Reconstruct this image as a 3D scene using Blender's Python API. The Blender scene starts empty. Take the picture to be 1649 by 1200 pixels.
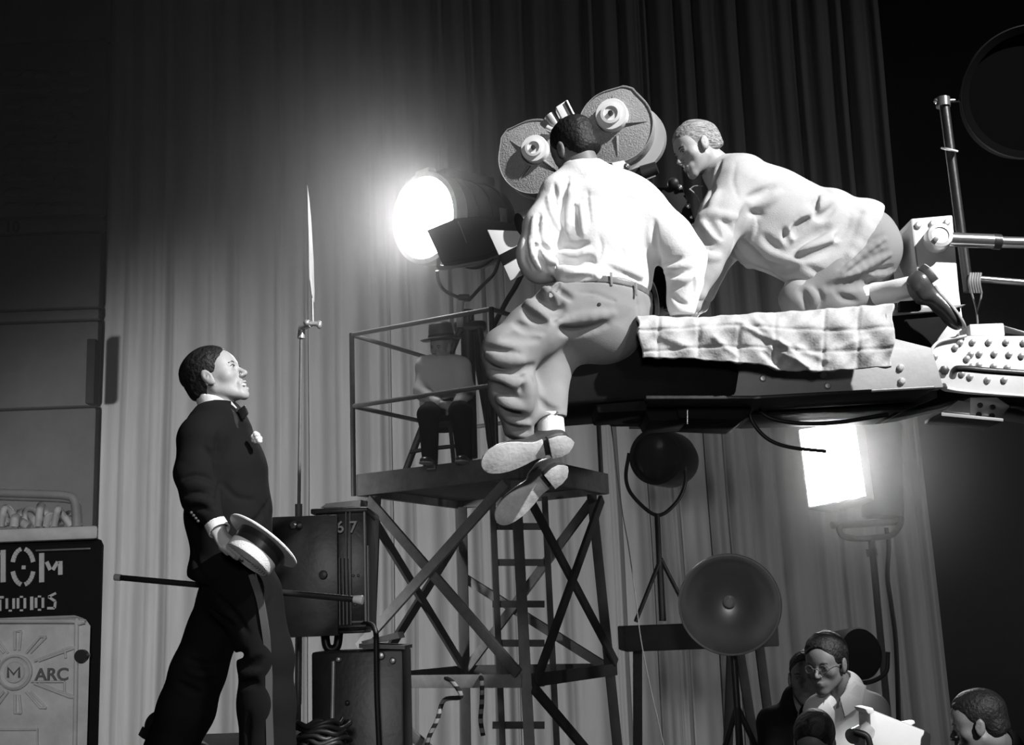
import bpy, bmesh, math, random
import numpy as np
from mathutils import Vector, Matrix
random.seed(7)
C = bpy.context.scene.collection
SC = bpy.context.scene
PI = math.pi
# ------------------------------------------------------------------ camera, world, lights, exposure
W, H, FPX = 1649.0, 1200.0, 2000.0
PITCH, ROLL = math.radians(11.3), -0.0375
CAM = Vector((0, 0, 1.70))
F_ = Vector((0, math.cos(PITCH), math.sin(PITCH)))
r0, u0 = Vector((1, 0, 0)), Vector((0, -math.sin(PITCH), math.cos(PITCH)))
R_ = (r0*math.cos(ROLL) + u0*math.sin(ROLL)).normalized()
U_ = (u0*math.cos(ROLL) - r0*math.sin(ROLL)).normalized()
cam = bpy.data.cameras.new('camera'); camo = bpy.data.objects.new('camera', cam); C.objects.link(camo)
M = Matrix((R_, U_, -F_)).transposed().to_4x4(); M.translation = CAM
camo.matrix_world = M
cam.sensor_fit = 'HORIZONTAL'; cam.sensor_width = 36; cam.lens = 36*FPX/W
cam.clip_start = .05; cam.clip_end = 100
SC.camera = camo
vs = SC.view_settings
vs.view_transform = 'Standard'; vs.look = 'None'; vs.gamma = 1; vs.use_curve_mapping = False; vs.exposure = 0.0
SC.cycles.use_denoising = True
SC.cycles.max_bounces = 5; SC.cycles.volume_bounces = 0; SC.cycles.sample_clamp_indirect = 4
SC.cycles.volume_step_rate = 4

def P(px, py, Y):
    "the point of the plane y = Y that the photograph shows at (px, py)"
    d = F_*FPX + R_*(px-W/2) - U_*(py-H/2)
    return CAM + d*((Y-CAM.y)/d.y)
def S(px, py, Y):
    "metres per pixel there"
    return (P(px, py, Y)-CAM).dot(F_)/FPX

w = bpy.data.worlds.new('world'); SC.world = w; w.use_nodes = True
w.node_tree.nodes['Background'].inputs[0].default_value = (.9, .9, .9, 1)
w.node_tree.nodes['Background'].inputs[1].default_value = 0.012

def spot(name, loc, target, power, size=35, blend=.3, radius=.15):
    l = bpy.data.lights.new(name, 'SPOT'); l.energy = power; l.spot_size = math.radians(size); l.spot_blend = blend
    l.shadow_soft_size = radius
    o = bpy.data.objects.new(name, l); C.objects.link(o); o.location = loc
    o.rotation_euler = (Vector(target)-Vector(loc)).to_track_quat('-Z', 'Y').to_euler()
    return o
TB = P(1120, 380, 4.6)      # the crew on the boom
TP = P(370, 800, 4.7)       # the dancer
spot('key_spot', (5.7, -.4, 8.2), P(1110, 340, 4.7), 7200, 21.5, .22, .12)
spot('dancer_spot', (3.4, -1.2, 5.0), P(350, 740, 4.7), 380, 22, .6, .25)
spot('dancer_fill', (.1, -3.2, 3.0), P(290, 840, 4.4), 480, 44, .6, .4)
spot('added_case_spot', (2.7, .6, 3.9), P(1462, 1205, 4.8), 1300, 6.5, .5, .03)  # unseen spot added to brighten the white case

spot('curtain_spot', (-6.5, 4.2, 2.2), P(400, 1040, 13), 4500, 55, .7, .5)
spot('curtain_spot', (5.5, 5.6, 1.2), P(1130, 960, 13), 800, 66, .9, .4)
spot('curtain_spot', (9.5, 8.2, 5.2), P(1270, 230, 13), 170, 44, .9, .2)
# ------------------------------------------------------------------ materials
def mat(name, col, rough=.7, metal=0, bump=0, bscale=60, spec=.4, var=0, vscale=4, sheen=0, stretch=None, emis=None, estr=0):
    m = bpy.data.materials.new(name); m.use_nodes = True; nt = m.node_tree; n = nt.nodes; L = nt.links
    b = n['Principled BSDF']
    if not isinstance(col, tuple): col = (col, col, col)
    b.inputs['Base Color'].default_value = (*col, 1); b.inputs['Roughness'].default_value = rough
    b.inputs['Metallic'].default_value = metal; b.inputs['Specular IOR Level'].default_value = spec
    if sheen: b.inputs['Sheen Weight'].default_value = sheen
    tc = n.new('ShaderNodeTexCoord'); mp = n.new('ShaderNodeMapping'); L.new(tc.outputs['Object'], mp.inputs[0])
    if stretch: mp.inputs['Scale'].default_value = stretch
    if var or True:
        t = n.new('ShaderNodeTexNoise'); t.inputs['Scale'].default_value = vscale; t.inputs['Detail'].default_value = 6
        t.inputs['Roughness'].default_value = .65; L.new(mp.outputs[0], t.inputs['Vector'])
        r = n.new('ShaderNodeMapRange'); v = var or .06
        r.inputs[1].default_value = .3; r.inputs[2].default_value = .7
        r.inputs[3].default_value = 1-v; r.inputs[4].default_value = 1+v
        mx = n.new('ShaderNodeVectorMath'); mx.operation = 'SCALE'; mx.inputs[0].default_value = col
        L.new(t.outputs['Fac'], r.inputs[0]); L.new(r.outputs[0], mx.inputs['Scale']); L.new(mx.outputs[0], b.inputs['Base Color'])
    if bump:
        t = n.new('ShaderNodeTexNoise'); t.inputs['Scale'].default_value = bscale; t.inputs['Detail'].default_value = 4
        L.new(mp.outputs[0], t.inputs['Vector'])
        bp = n.new('ShaderNodeBump'); bp.inputs['Strength'].default_value = bump; bp.inputs['Distance'].default_value = .01
        L.new(t.outputs['Fac'], bp.inputs['Height']); L.new(bp.outputs[0], b.inputs['Normal'])
    if emis is not None:
        b.inputs['Emission Color'].default_value = (emis, emis, emis, 1); b.inputs['Emission Strength'].default_value = estr
    return m
MT = dict(
    skin=mat('skin', .37, .5, bump=.08, bscale=180, spec=.35, var=.05, vscale=30),
    skin_dark=mat('tanned_skin', .17, .5, bump=.08, bscale=180, var=.08, vscale=30),
    hair=mat('dark_hair', .012, .55, bump=.6, bscale=90, stretch=(1, 1, 1), spec=.3, var=.5, vscale=60),
    hair_fair=mat('fair_hair', .30, .5, bump=1, bscale=90, stretch=(.4, 2, 2), var=.7, vscale=70),
    tux=mat('black_wool', .0075, .85, bump=.15, bscale=400, spec=.12),
    satin=mat('black_satin', .028, .32, spec=.6),
    stripe=mat('braid_stripe', .07, .5),
    shirt=mat('white_cotton', .72, .75, bump=.12, bscale=120, spec=.2, var=.03),
    khaki=mat('khaki_twill', .24, .85, bump=.12, bscale=300, spec=.2, var=.06, vscale=12),
    tweed=mat('pale_wool_jacket', .44, .9, bump=.25, bscale=260, spec=.15, var=.06, vscale=20),
    flannel=mat('grey_flannel', .24, .9, bump=.15, bscale=260, spec=.15, var=.04),
    leather=mat('brown_leather', .05, .33, spec=.6, bump=.08, bscale=60, var=.2, vscale=20),
    belt=mat('belt_leather', .12, .4, spec=.5, var=.2, vscale=40),
    sole=mat('leather_sole', .48, .7, bump=.2, bscale=60, var=.28, vscale=14),
    rubber=mat('black_rubber', .015, .5),
    straw=mat('white_straw', .85, .7, bump=.3, bscale=250, var=.05),
    black=mat('black_paint', .014, .38, spec=.55, bump=.08, bscale=30, var=.3, vscale=9),
    matte=mat('matt_black', .006, .8, spec=.2, var=.3, vscale=9),
    dark=mat('dark_steel', .045, .4, metal=.3, bump=.1, bscale=40, var=.3, vscale=9),
    grey=mat('grey_enamel', .16, .5, bump=.15, bscale=90, var=.12, vscale=30),
    crackle=mat('crackle_grey', .27, .6, bump=.5, bscale=170, var=.2, vscale=120),
    boom=mat('boom_grey_paint', .33, .5, bump=.1, bscale=50, var=.1, vscale=8),
    white=mat('white_enamel', .70, .45, bump=.05, bscale=40, var=.05, vscale=8),
    silver=mat('satin_aluminium', .62, .35, metal=.55, var=.06),
    bright=mat('polished_steel', .7, .2, metal=.9, var=.08),
    quilt=mat('quilted_canvas', .46, .9, bump=.2, bscale=120, spec=.15, var=.12, vscale=12),
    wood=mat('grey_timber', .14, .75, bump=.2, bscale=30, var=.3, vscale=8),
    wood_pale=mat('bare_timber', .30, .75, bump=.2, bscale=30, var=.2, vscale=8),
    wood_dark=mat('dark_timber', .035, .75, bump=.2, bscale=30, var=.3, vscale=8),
    pale=mat('pale_paint', .55, .5, var=.08),
    lampgrey=mat('lamp_grey', .30, .55, bump=.15, bscale=40, var=.15, vscale=14),
    casting=mat('pale_casting', .62, .55, bump=.15, bscale=40, var=.15, vscale=14),
    cream=mat('white_paper', .85, .7),  # even near-white, for the flag and the mast disc
    tooth=mat('tooth_white', .8, .3),
    lip=mat('lip', .22, .45), brow=mat('brow', .03, .7), eye=mat('eye_dark', .03, .2, spec=.7),
    glow=mat('lamp_glow', 1, emis=1, estr=95), glow2=mat('lamp_glow_square', 1, emis=1, estr=70),
)

# ------------------------------------------------------------------ linking and tagging
def tag(o, label=None, cat=None, group=None, kind=None):
    if label: o['label'] = label
    if cat: o['category'] = cat
    if group: o['group'] = group
    if kind: o['kind'] = kind
    return o
def link(name, me, m=None, parent=None):
    o = bpy.data.objects.new(name, me); C.objects.link(o)
    if m is not None: me.materials.append(MT[m] if isinstance(m, str) else m)
    if parent is not None:
        o.parent = parent
        o.matrix_parent_inverse = world_of(parent).inverted()
    return o
def world_of(o):
    mm = o.matrix_basis.copy()
    while o.parent is not None:
        mm = o.parent.matrix_basis @ o.matrix_parent_inverse @ mm if False else (o.parent.matrix_basis @ o.matrix_parent_inverse @ mm)
        o = o.parent
    return mm
def thing(name, loc, label, cat, group=None):
    o = bpy.data.objects.new(name, None); C.objects.link(o); o.location = loc; o.empty_display_size = .1
    return tag(o, label, cat, group)

class MB:
    "collects shapes in one bmesh"
    def __init__(s): s.bm = bmesh.new()
    def _merge(s, b2, mtx=None, bevel=0, seg=2):
        if bevel:
            bmesh.ops.bevel(b2, geom=[e for e in b2.edges if len(e.link_faces) == 2 and e.calc_face_angle(0) > .5], offset=bevel, segments=seg, affect='EDGES', profile=.5)
        if mtx is not None: bmesh.ops.transform(b2, matrix=mtx, verts=b2.verts)
        me = bpy.data.meshes.new('t'); b2.to_mesh(me); b2.free(); s.bm.from_mesh(me); bpy.data.meshes.remove(me)
        return s
    def box(s, c, size, rot=None, bevel=0):
        b = bmesh.new(); bmesh.ops.create_cube(b, size=1)
        bmesh.ops.scale(b, vec=size, verts=b.verts)
        mt = Matrix.Translation(Vector(c)) @ (rot.to_4x4() if rot is not None else Matrix())
        return s._merge(b, mt, bevel)
    def bar(s, a, b_, wd, th, side=(0, 1, 0), bevel=.003):
        "a plank from a to b_: th along `side`, wd across it"
        a, b_ = Vector(a), Vector(b_); x = (b_-a).normalized(); z = x.cross(Vector(side)).normalized(); y = z.cross(x)
        return s.box((a+b_)/2, ((b_-a).length, th, wd), Matrix((x, y, z)).transposed(), bevel)
    def cyl(s, a, b_, r, r2=None, seg=20, bevel=0):
        a, b_ = Vector(a), Vector(b_); d = b_-a; b = bmesh.new()
        bmesh.ops.create_cone(b, cap_ends=True, segments=seg, radius1=r, radius2=r if r2 is None else r2, depth=d.length)
        return s._merge(b, Matrix.Translation((a+b_)/2) @ d.to_track_quat('Z', 'Y').to_matrix().to_4x4(), bevel)
    def ball(s, c, r, sub=3):
        b = bmesh.new(); bmesh.ops.create_icosphere(b, subdivisions=sub, radius=1)
        if not hasattr(r, '__len__'): r = (r, r, r)
        return s._merge(b, Matrix.Translation(Vector(c)) @ Matrix.Diagonal((*r, 1)))
    def tube(s, pts, r, seg=10, smooth=6):
        pts = [Vector(p) for p in pts]
        if smooth and len(pts) > 2: pts = catmull(pts, smooth)
        n = len(pts); b = bmesh.new(); rings = []; up = None
        for i, p in enumerate(pts):
            t = (pts[min(i+1, n-1)]-pts[max(i-1, 0)]).normalized()
            if up is None: up = t.orthogonal().normalized()
            up = (up - t*up.dot(t)).normalized(); v = t.cross(up)
            rr = r if not hasattr(r, '__len__') else r[0]+(r[1]-r[0])*i/(n-1)
            rings.append([b.verts.new(p+(up*math.cos(k*2*PI/seg)+v*math.sin(k*2*PI/seg))*rr) for k in range(seg)])
        for i in range(n-1):
            for k in range(seg): b.faces.new((rings[i][k], rings[i][(k+1) % seg], rings[i+1][(k+1) % seg], rings[i+1][k]))
        b.faces.new(rings[0][::-1]); b.faces.new(rings[-1])
        return s._merge(b)
    def lathe(s, prof, org=(0, 0, 0), axis=(0, 0, 1), seg=48):
        "prof: (radius, height) pairs"
        b = bmesh.new(); rings = []
        for r, h in prof:
            if r < 1e-6: rings.append([b.verts.new((0, 0, h))])
            else: rings.append([b.verts.new((r*math.cos(k*2*PI/seg), r*math.sin(k*2*PI/seg), h)) for k in range(seg)])
        for A, B in zip(rings, rings[1:]):
            for k in range(seg):
                k2 = (k+1) % seg
                if len(A) == 1 and len(B) > 1: b.faces.new((A[0], B[k2], B[k]))
                elif len(B) == 1 and len(A) > 1: b.faces.new((A[k], A[k2], B[0]))
                elif len(A) > 1: b.faces.new((A[k], A[k2], B[k2], B[k]))
        return s._merge(b, Matrix.Translation(Vector(org)) @ Vector(axis).to_track_quat('Z', 'Y').to_matrix().to_4x4())
    def prism(s, pts, ext, bevel=0):
        "a planar polygon of world points pushed along the vector ext"
        b = bmesh.new(); ext = Vector(ext); A = [b.verts.new(Vector(p)) for p in pts]; B = [b.verts.new(Vector(p)+ext) for p in pts]
        b.faces.new(A[::-1]); b.faces.new(B); n = len(A)
        for i in range(n): b.faces.new((A[i], A[(i+1) % n], B[(i+1) % n], B[i]))
        bmesh.ops.recalc_face_normals(b, faces=b.faces)
        return s._merge(b, None, bevel)
    def build(s, name, m, parent=None, smooth=True, loc=None):
        bmesh.ops.recalc_face_normals(s.bm, faces=s.bm.faces)
        me = bpy.data.meshes.new(name)
        if loc is not None: bmesh.ops.translate(s.bm, vec=-Vector(loc), verts=s.bm.verts)
        s.bm.to_mesh(me); s.bm.free()
        if smooth:
            me.shade_smooth(); me.set_sharp_from_angle(angle=math.radians(38))
        o = link(name, me, m)
        if loc is not None: o.location = loc
        if parent is not None:
            o.parent = parent; o.matrix_parent_inverse = world_of(parent).inverted()
        return o
def catmull(p, n=6):
    q = [p[0]*2-p[1]]+list(p)+[p[-1]*2-p[-2]]; out = []
    for i in range(1, len(q)-2):
        for k in range(n):
            t = k/n; a, b, c, d = q[i-1], q[i], q[i+1], q[i+2]
            out.append(.5*((2*b)+(c-a)*t+(2*a-5*b+4*c-d)*t*t+(3*b-a-3*c+d)*t**3))
    out.append(p[-1]); return out
def text_mesh(txt, size, origin, xd, yd, ext=.004):
    "raised lettering: left end of the base line at origin, running along xd"
    cu = bpy.data.curves.new('t', 'FONT'); cu.body = txt; cu.size = size; cu.extrude = ext; cu.offset = size*.012
    o = bpy.data.objects.new('t', cu); C.objects.link(o)
    bpy.context.view_layer.update()
    dg = bpy.context.evaluated_depsgraph_get(); me = bpy.data.meshes.new_from_object(o.evaluated_get(dg))
    bpy.data.objects.remove(o)
    x = Vector(xd).normalized(); y = Vector(yd).normalized(); z = x.cross(y)
    mm = Matrix((x, y, z)).transposed().to_4x4(); mm.translation = Vector(origin)
    me.transform(mm); return me

# ------------------------------------------------------------------ smooth solids: signed distances, turned into a surface
def V3(p): return np.array(tuple(p), dtype=np.float32)
def cone_(a, b, ra, rb):
    a, b = V3(a), V3(b); ba = b-a; L2 = float(ba@ba)+1e-12
    def f(Q):
        q = Q-a; t = np.clip(q@ba/L2, 0, 1)
        return np.sqrt(((q-t[:, None]*ba)**2).sum(1)) - (ra+(rb-ra)*t)
    return f
def ball_(c, r): return cone_(c, V3(c)+1e-5, r, r)
def ell_(c, r, rot=None):
    c = V3(c); r = np.array(r, np.float32); Rm = np.eye(3, dtype=np.float32) if rot is None else np.array(rot, np.float32)
    def f(Q):
        q = (Q-c)@Rm; k = np.sqrt(((q/r)**2).sum(1)); l = np.sqrt((q**2).sum(1))
        return np.where(k > 1e-4, l*(1-1/np.maximum(k, 1e-4)), -r.min())
    return f
def limb_(a, b, A, B, side):
    "a limb of elliptic section: A, B = (half width along side, half depth) at its ends"
    a, b = V3(a), V3(b); ax = b-a; L = float(np.linalg.norm(ax)); ax = ax/L
    s = V3(side); s = s-ax*(s@ax); s /= np.linalg.norm(s); t = np.cross(ax, s)
    def f(Q):
        q = Q-a; w_ = q@ax; h = np.clip(w_/L, 0, 1); o = w_-h*L; u = q@s; v = q@t
        wa = A[0]+(B[0]-A[0])*h; wb = A[1]+(B[1]-A[1])*h; m_ = np.minimum(wa, wb)
        k = np.sqrt((u/wa)**2+(v/wb)**2+(o/m_)**2); l = np.sqrt(u*u+v*v+o*o)
        return np.where(k > 1e-4, l*(1-1/np.maximum(k, 1e-4)), -m_)
    return f
def box_(c, half, rot=None, rnd=.005):
    c = V3(c); hf = np.array(half, np.float32)-rnd; Rm = np.eye(3, dtype=np.float32) if rot is None else np.array(rot, np.float32)
    def f(Q):
        q = np.abs((Q-c)@Rm)-hf
        return np.sqrt((np.maximum(q, 0)**2).sum(1))+np.minimum(q.max(1), 0)-rnd
    return f
def half_(p, n):
    p, n = V3(p), V3(n); n = n/np.linalg.norm(n)
    return lambda Q: (Q-p)@n
def ev(items, Q):
    d = np.full(len(Q), 9., np.float32)
    for op, k, f in items:
        e = f(Q)
        if op == '+':
            h = np.maximum(k-np.abs(d-e), 0)/k; d = np.minimum(d, e)-h*h*k*.25
        elif op == '-':
            e = -e; h = np.maximum(k-np.abs(d-e), 0)/k; d = np.maximum(d, e)+h*h*k*.25
        elif op == '&':
            h = np.maximum(k-np.abs(d-e), 0)/k; d = np.maximum(d, e)+h*h*k*.25
        elif op == 'd': d = d+e
    return d
def chain(pts, rads, k=.02, op='+'):
    return [(op, k, cone_(pts[i], pts[i+1], rads[i], rads[i+1])) for i in range(len(pts)-1)]
def waves(amp, freq, dirn, seed=0, warp=.6, region=None):
    "soft cloth folds across dirn; region = (centre, radius) fades them"
    rs = np.random.RandomState(seed); dv = V3(dirn); dv /= np.linalg.norm(dv)
    ks = rs.randn(6, 3).astype(np.float32)*freq*.35; ph = rs.rand(8)*6.28
    def f(Q):
        wv = sum(np.sin(Q@ks[i]+ph[i]) for i in range(3))*warp
        m_ = .5+.5*np.sin(Q@ks[4]*.8+ph[5])
        v = amp*np.abs(np.sin(Q@dv*freq*.5+wv*1.3+ph[6]))*m_*-1
        if region is not None: v = v*np.exp(-(((Q-V3(region[0]))**2).sum(1))/region[1]**2)
        return v
    return ('d', 0, f)
def solid(name, items, lo, hi, vox, m, parent=None, smooth=2, only=None):
    lo, hi = V3(lo), V3(hi); BS = 12
    n = np.ceil((hi-lo)/vox/BS).astype(int)*BS
    D = np.empty(n, np.float32); nb = n//BS
    g = np.stack(np.meshgrid(*[np.arange(k) for k in nb], indexing='ij'), -1).reshape(-1, 3)
    cc = (lo+(g*BS+BS/2)*vox).astype(np.float32); dc = ev(items, cc); rad = BS*vox*.87
    loc = np.stack(np.meshgrid(*[np.arange(BS)]*3, indexing='ij'), -1).reshape(-1, 3).astype(np.float32)
    for (i, j, k), d0, c0 in zip(g, dc, cc):
        sl = (slice(i*BS, i*BS+BS), slice(j*BS, j*BS+BS), slice(k*BS, k*BS+BS))
        if abs(d0) > rad*2.2+.03: D[sl] = d0; continue
        near = []; 
        for it in items:
            if it[0] in '+-' and it[2](c0[None])[0] > rad*2+it[1]+.02: continue
            near.append(it)
        Q = lo+(loc+np.array([i*BS, j*BS, k*BS], np.float32))*vox
        D[sl] = ev(near, Q.astype(np.float32)).reshape(BS, BS, BS)
    v, q = nets(D, lo, vox)
    me = bpy.data.meshes.new(name)
    me.vertices.add(len(v)); me.vertices.foreach_set('co', v.ravel())
    me.loops.add(len(q)*4); me.loops.foreach_set('vertex_index', q.ravel().astype(np.int32))
    me.polygons.add(len(q)); me.polygons.foreach_set('loop_start', np.arange(0, len(q)*4, 4, dtype=np.int32))
    me.update(calc_edges=True); me.validate()
    if smooth:
        ed = np.empty(len(me.edges)*2, np.int32); me.edges.foreach_get('vertices', ed); ed = ed.reshape(-1, 2)
        for _ in range(smooth):
            acc = np.zeros_like(v); cnt = np.zeros(len(v), np.float32)
            for a, b in ((0, 1), (1, 0)):
                for x in range(3): acc[:, x] += np.bincount(ed[:, a], v[ed[:, b], x], len(v)).astype(np.float32)
                cnt += np.bincount(ed[:, a], minlength=len(v))
            v = v*.5+acc/np.maximum(cnt, 1)[:, None]*.5
        me.vertices.foreach_set('co', v.ravel().astype(np.float32))
    me.shade_smooth(); me.update()
    return link(name, me, m, parent)
def nets(D, lo, vox):
    Sg = D < 0; n = np.array(D.shape)
    a = Sg[:-1, :-1, :-1]; anyc = a.copy(); allc = a.copy()
    for i in (0, 1):
        for j in (0, 1):
            for k in (0, 1):
                s_ = Sg[i:n[0]-1+i, j:n[1]-1+j, k:n[2]-1+k]; anyc |= s_; allc &= s_
    mask = anyc & ~allc; cells = np.argwhere(mask)
    idx = np.full(mask.shape, -1, np.int64); idx[mask] = np.arange(len(cells))
    acc = np.zeros((len(cells), 3), np.float32); cnt = np.zeros(len(cells), np.float32)
    cor = [(i, j, k) for i in (0, 1) for j in (0, 1) for k in (0, 1)]
    val = {c: D[cells[:, 0]+c[0], cells[:, 1]+c[1], cells[:, 2]+c[2]] for c in cor}
    for c in cor:
        for ax in range(3):
            if c[ax]: continue
            c2 = list(c); c2[ax] = 1; c2 = tuple(c2); d0, d1 = val[c], val[c2]; hit = (d0 < 0) != (d1 < 0)
            t = np.where(hit, d0/np.where(hit, d0-d1, 1), 0); p = np.zeros_like(acc); p[:] = c; p[:, ax] += t
            acc += p*hit[:, None]; cnt += hit
    v = lo+(cells+acc/np.maximum(cnt, 1)[:, None])*vox
    quads = []
    for ax in range(3):
        s0 = [slice(None)]*3; s1 = [slice(None)]*3; s0[ax] = slice(0, -1); s1[ax] = slice(1, None)
        e = Sg[tuple(s0)] != Sg[tuple(s1)]; E = np.argwhere(e)
        b, c = (ax+1) % 3, (ax+2) % 3
        E = E[(E[:, b] > 0) & (E[:, c] > 0) & (E[:, b] < n[b]-1) & (E[:, c] < n[c]-1)]
        ins = Sg[E[:, 0], E[:, 1], E[:, 2]]
        def at(db, dc):
            X = E.copy(); X[:, b] -= db; X[:, c] -= dc; return idx[X[:, 0], X[:, 1], X[:, 2]]
        q = np.stack([at(1, 1), at(0, 1), at(0, 0), at(1, 0)], 1)
        q[~ins] = q[~ins][:, ::-1]; quads.append(q)
    q = np.concatenate(quads); q = q[(q >= 0).all(1)]
    return v.astype(np.float32), q
def hits(items, pts, Y0=4.0, Y1=5.6):
    "where the camera's rays through the pixels pts first meet the solid (None where they miss)"
    A = np.array([tuple(P(x, y, Y0)) for x, y in pts], np.float32); o = np.array(tuple(CAM), np.float32)
    D_ = A-o; ln = np.sqrt((D_**2).sum(1)); D_ /= ln[:, None]; tt = ln.copy()
    for _ in range(110):
        d = ev(items, (o+D_*tt[:, None]).astype(np.float32)); tt += np.where(np.abs(d) < .0008, 0, np.clip(d*.6, -.02, .08))
    Q = o+D_*tt[:, None]; ok = np.abs(ev(items, Q.astype(np.float32))) < .006
    return [Vector(tuple(map(float, q))) if k else None for q, k in zip(Q, ok)], [Vector(tuple(map(float, q))) for q in D_]
def drape(items, lines, Y0=4.0, soft=None, wide=1):
    "folds laid on the solid: (kind, [(px, py), ...], width px, strength); 'c' a groove, 'r' a raised fold"
    base = list(items); out = list(items)
    for kind, pts, wd, st in lines:
        if len(pts) > 2: pp_ = [(v.x, v.y) for v in catmull([Vector((x, y, 0)) for x, y in pts], 3)]
        else: (x0, y0), (x1, y1) = pts; pp_ = [(x0+(x1-x0)*k/4, y0+(y1-y0)*k/4) for k in range(5)]
        hs, ds = hits(base, pp_, Y0); n = len(hs); r = wd*wide*S(pp_[0][0], pp_[0][1], 4.6); st0 = st
        for i in range(n-1):
            if hs[i] is None or hs[i+1] is None or (hs[i]-hs[i+1]).length > .12: continue
            w0 = r*(.35+.65*math.sin(PI*min(1, (i+.3)/(n-1)))); w1 = r*(.35+.65*math.sin(PI*min(1, (i+1.0)/(n-1)*.97)))
            s_ = -1 if kind == 'c' else 1; st = st0 if soft is None else st0*soft
            a = hs[i]+ds[i]*s_*w0*(1-st); c = hs[i+1]+ds[i+1]*s_*w1*(1-st)
            out.append(('-' if kind == 'c' else '+', r*(1.1 if soft is None else 1.4), cone_(a, c, w0, w1)))
    return out
def bounds(pts, pad):
    a = np.array([tuple(p) for p in pts]); return a.min(0)-pad, a.max(0)+pad
# ------------------------------------------------------------------ the stage: floor, walls, curtain, riser
mfloor = mat('stage_floor', .05, .6, bump=.1, bscale=12, var=.3, vscale=3)
mwall = mat('padded_wall', .05, .9, bump=.3, bscale=20, var=.15, vscale=3)
mblack = mat('dark_stage_wall', .006, .9, var=.2)
mcurt = mat('stage_curtain_cloth', .20, .88, bump=.15, bscale=40, spec=.15, var=.10, vscale=2.2, sheen=.1, stretch=(2.5, 2.5, .35))
def struct(name, mb, m):
    return tag(mb.build(name, m), kind='structure')
struct('floor', MB().box((0, 6, -.1), (26, 24, .2)), mfloor)
struct('ceiling', MB().box((0, 6, 12.1), (26, 24, .2)), mblack)
struct('wall_back', MB().box((0, 17.6, 6), (26, .2, 12)), mblack)
struct('wall_right', MB().box((13.1, 6, 6), (.2, 24, 12)), mblack)
struct('wall_front', MB().box((0, -6.1, 6), (26, .2, 12)), mblack)
# wall_left: padded panels, seen beside the curtain
xl = P(158, 700, 12.9).x
zs = [P(80, y, 12.75).z for y in (1240, 655, 515, 495, 372, 345, 60, -200)]
b = MB()
b.box(((-13+xl)/2, 13.05, 6), (13+xl, .2, 12))
z0s = [0.0]+[z for z in zs if z > .3]+[12]
for za, zb in zip(z0s, z0s[1:]):
    if zb-za > .02: b.box(((-13+xl)/2, 12.9, (za+zb)/2), (13+xl, .16, zb-za-.02), bevel=.03)
rs = random.Random(3)
for r in range(10):
    for c in range(5):
        p = P(22+c*26+rs.uniform(-5, 5), 118+r*24+rs.uniform(-4, 4), 12.82)
        if p.x < xl-.2: b.ball(p, (.11+rs.uniform(-.02, .03), .03, .055), 2)
w_ = struct('wall_left', b, mwall)
me = text_mesh('10', .17, P(6, 374, 12.81), (1, 0, 0), (0, 0, 1))
o = link('stage_number', me, 'matte', w_)
b = MB(); a = P(143, 652, 12.6); c = P(156, 548, 12.6)
b.box(((a.x+c.x)/2, 12.6, (a.z+c.z)/2), (.09, .16, c.z-a.z), bevel=.01)
tag(b.build('wall_panel', 'matte'), 'narrow dark upright batten hung on the padded wall beside the curtain edge', 'batten')

# the great pleated curtain
def curtain():
    x0, x1 = P(154, 700, 13).x, P(1488, 820, 13).x
    rs = random.Random(11); xs, ys = [], []; x = x0
    while x < x1:
        wd = rs.choice([.12, .2, .24, .3, .34, .42]); 
        if x > 2.0: wd *= .8
        am = rs.uniform(.05, .10)*(1 if wd > .15 else .6); tilt = rs.uniform(-.35, .35); n = 12
        for k in range(n):
            t = k/n; prof = math.sin(PI*t)**.45
            xs.append(x+wd*t); ys.append(-am*prof*(1+tilt*(t-.5)*2) - .02*math.sin(t*PI*3+am*50))
        x += wd
    nz = 46; verts, faces = [], []; top = 11.6
    for j in range(nz):
        z = .03+(top-.03)*j/(nz-1); u = j/(nz-1)
        for i, (x, y) in enumerate(zip(xs, ys)):
            y2 = y*(1-.25*u)+.02*math.sin(x*1.3+z*.3)+.006*math.sin(x*7+z*1.1)
            verts.append((x+.018*math.sin(z*.6+x*.5)+.004*math.sin(z*2.1+x*2.3), 13.0+y2, z))
    n = len(xs)
    for j in range(nz-1):
        for i in range(n-1): faces.append((j*n+i, j*n+i+1, (j+1)*n+i+1, (j+1)*n+i))
    me = bpy.data.meshes.new('stage_curtain'); me.from_pydata(verts, [], faces); me.update(); me.shade_smooth()
    o = link('stage_curtain', me, mcurt); so = o.modifiers.new('s', 'SOLIDIFY'); so.thickness = .012
    tag(o, 'huge grey pleated curtain hanging behind the whole set', 'curtain')
curtain()
# riser under the dancer
rx0, rx1 = -1.72, P(474, 1190, 5.45).x
RZ = P(330, 1182, 6.6).z
b = MB(); b.box(((rx0+rx1)/2, 5.45, RZ-.03), (rx1-rx0, 2.3, .06), bevel=.008)
t = thing('stage_riser', ((rx0+rx1)/2, 5.45, 0), 'low dark wooden riser the dancer stands on', 'riser')
b.build('deck', 'wood_dark', t)
for sx in (rx0+.06, rx1-.06):
    for sy in (4.4, 6.5): MB().box((sx, sy, (RZ-.06)/2), (.08, .08, RZ-.06)).build('leg', 'wood_dark', t)
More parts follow.
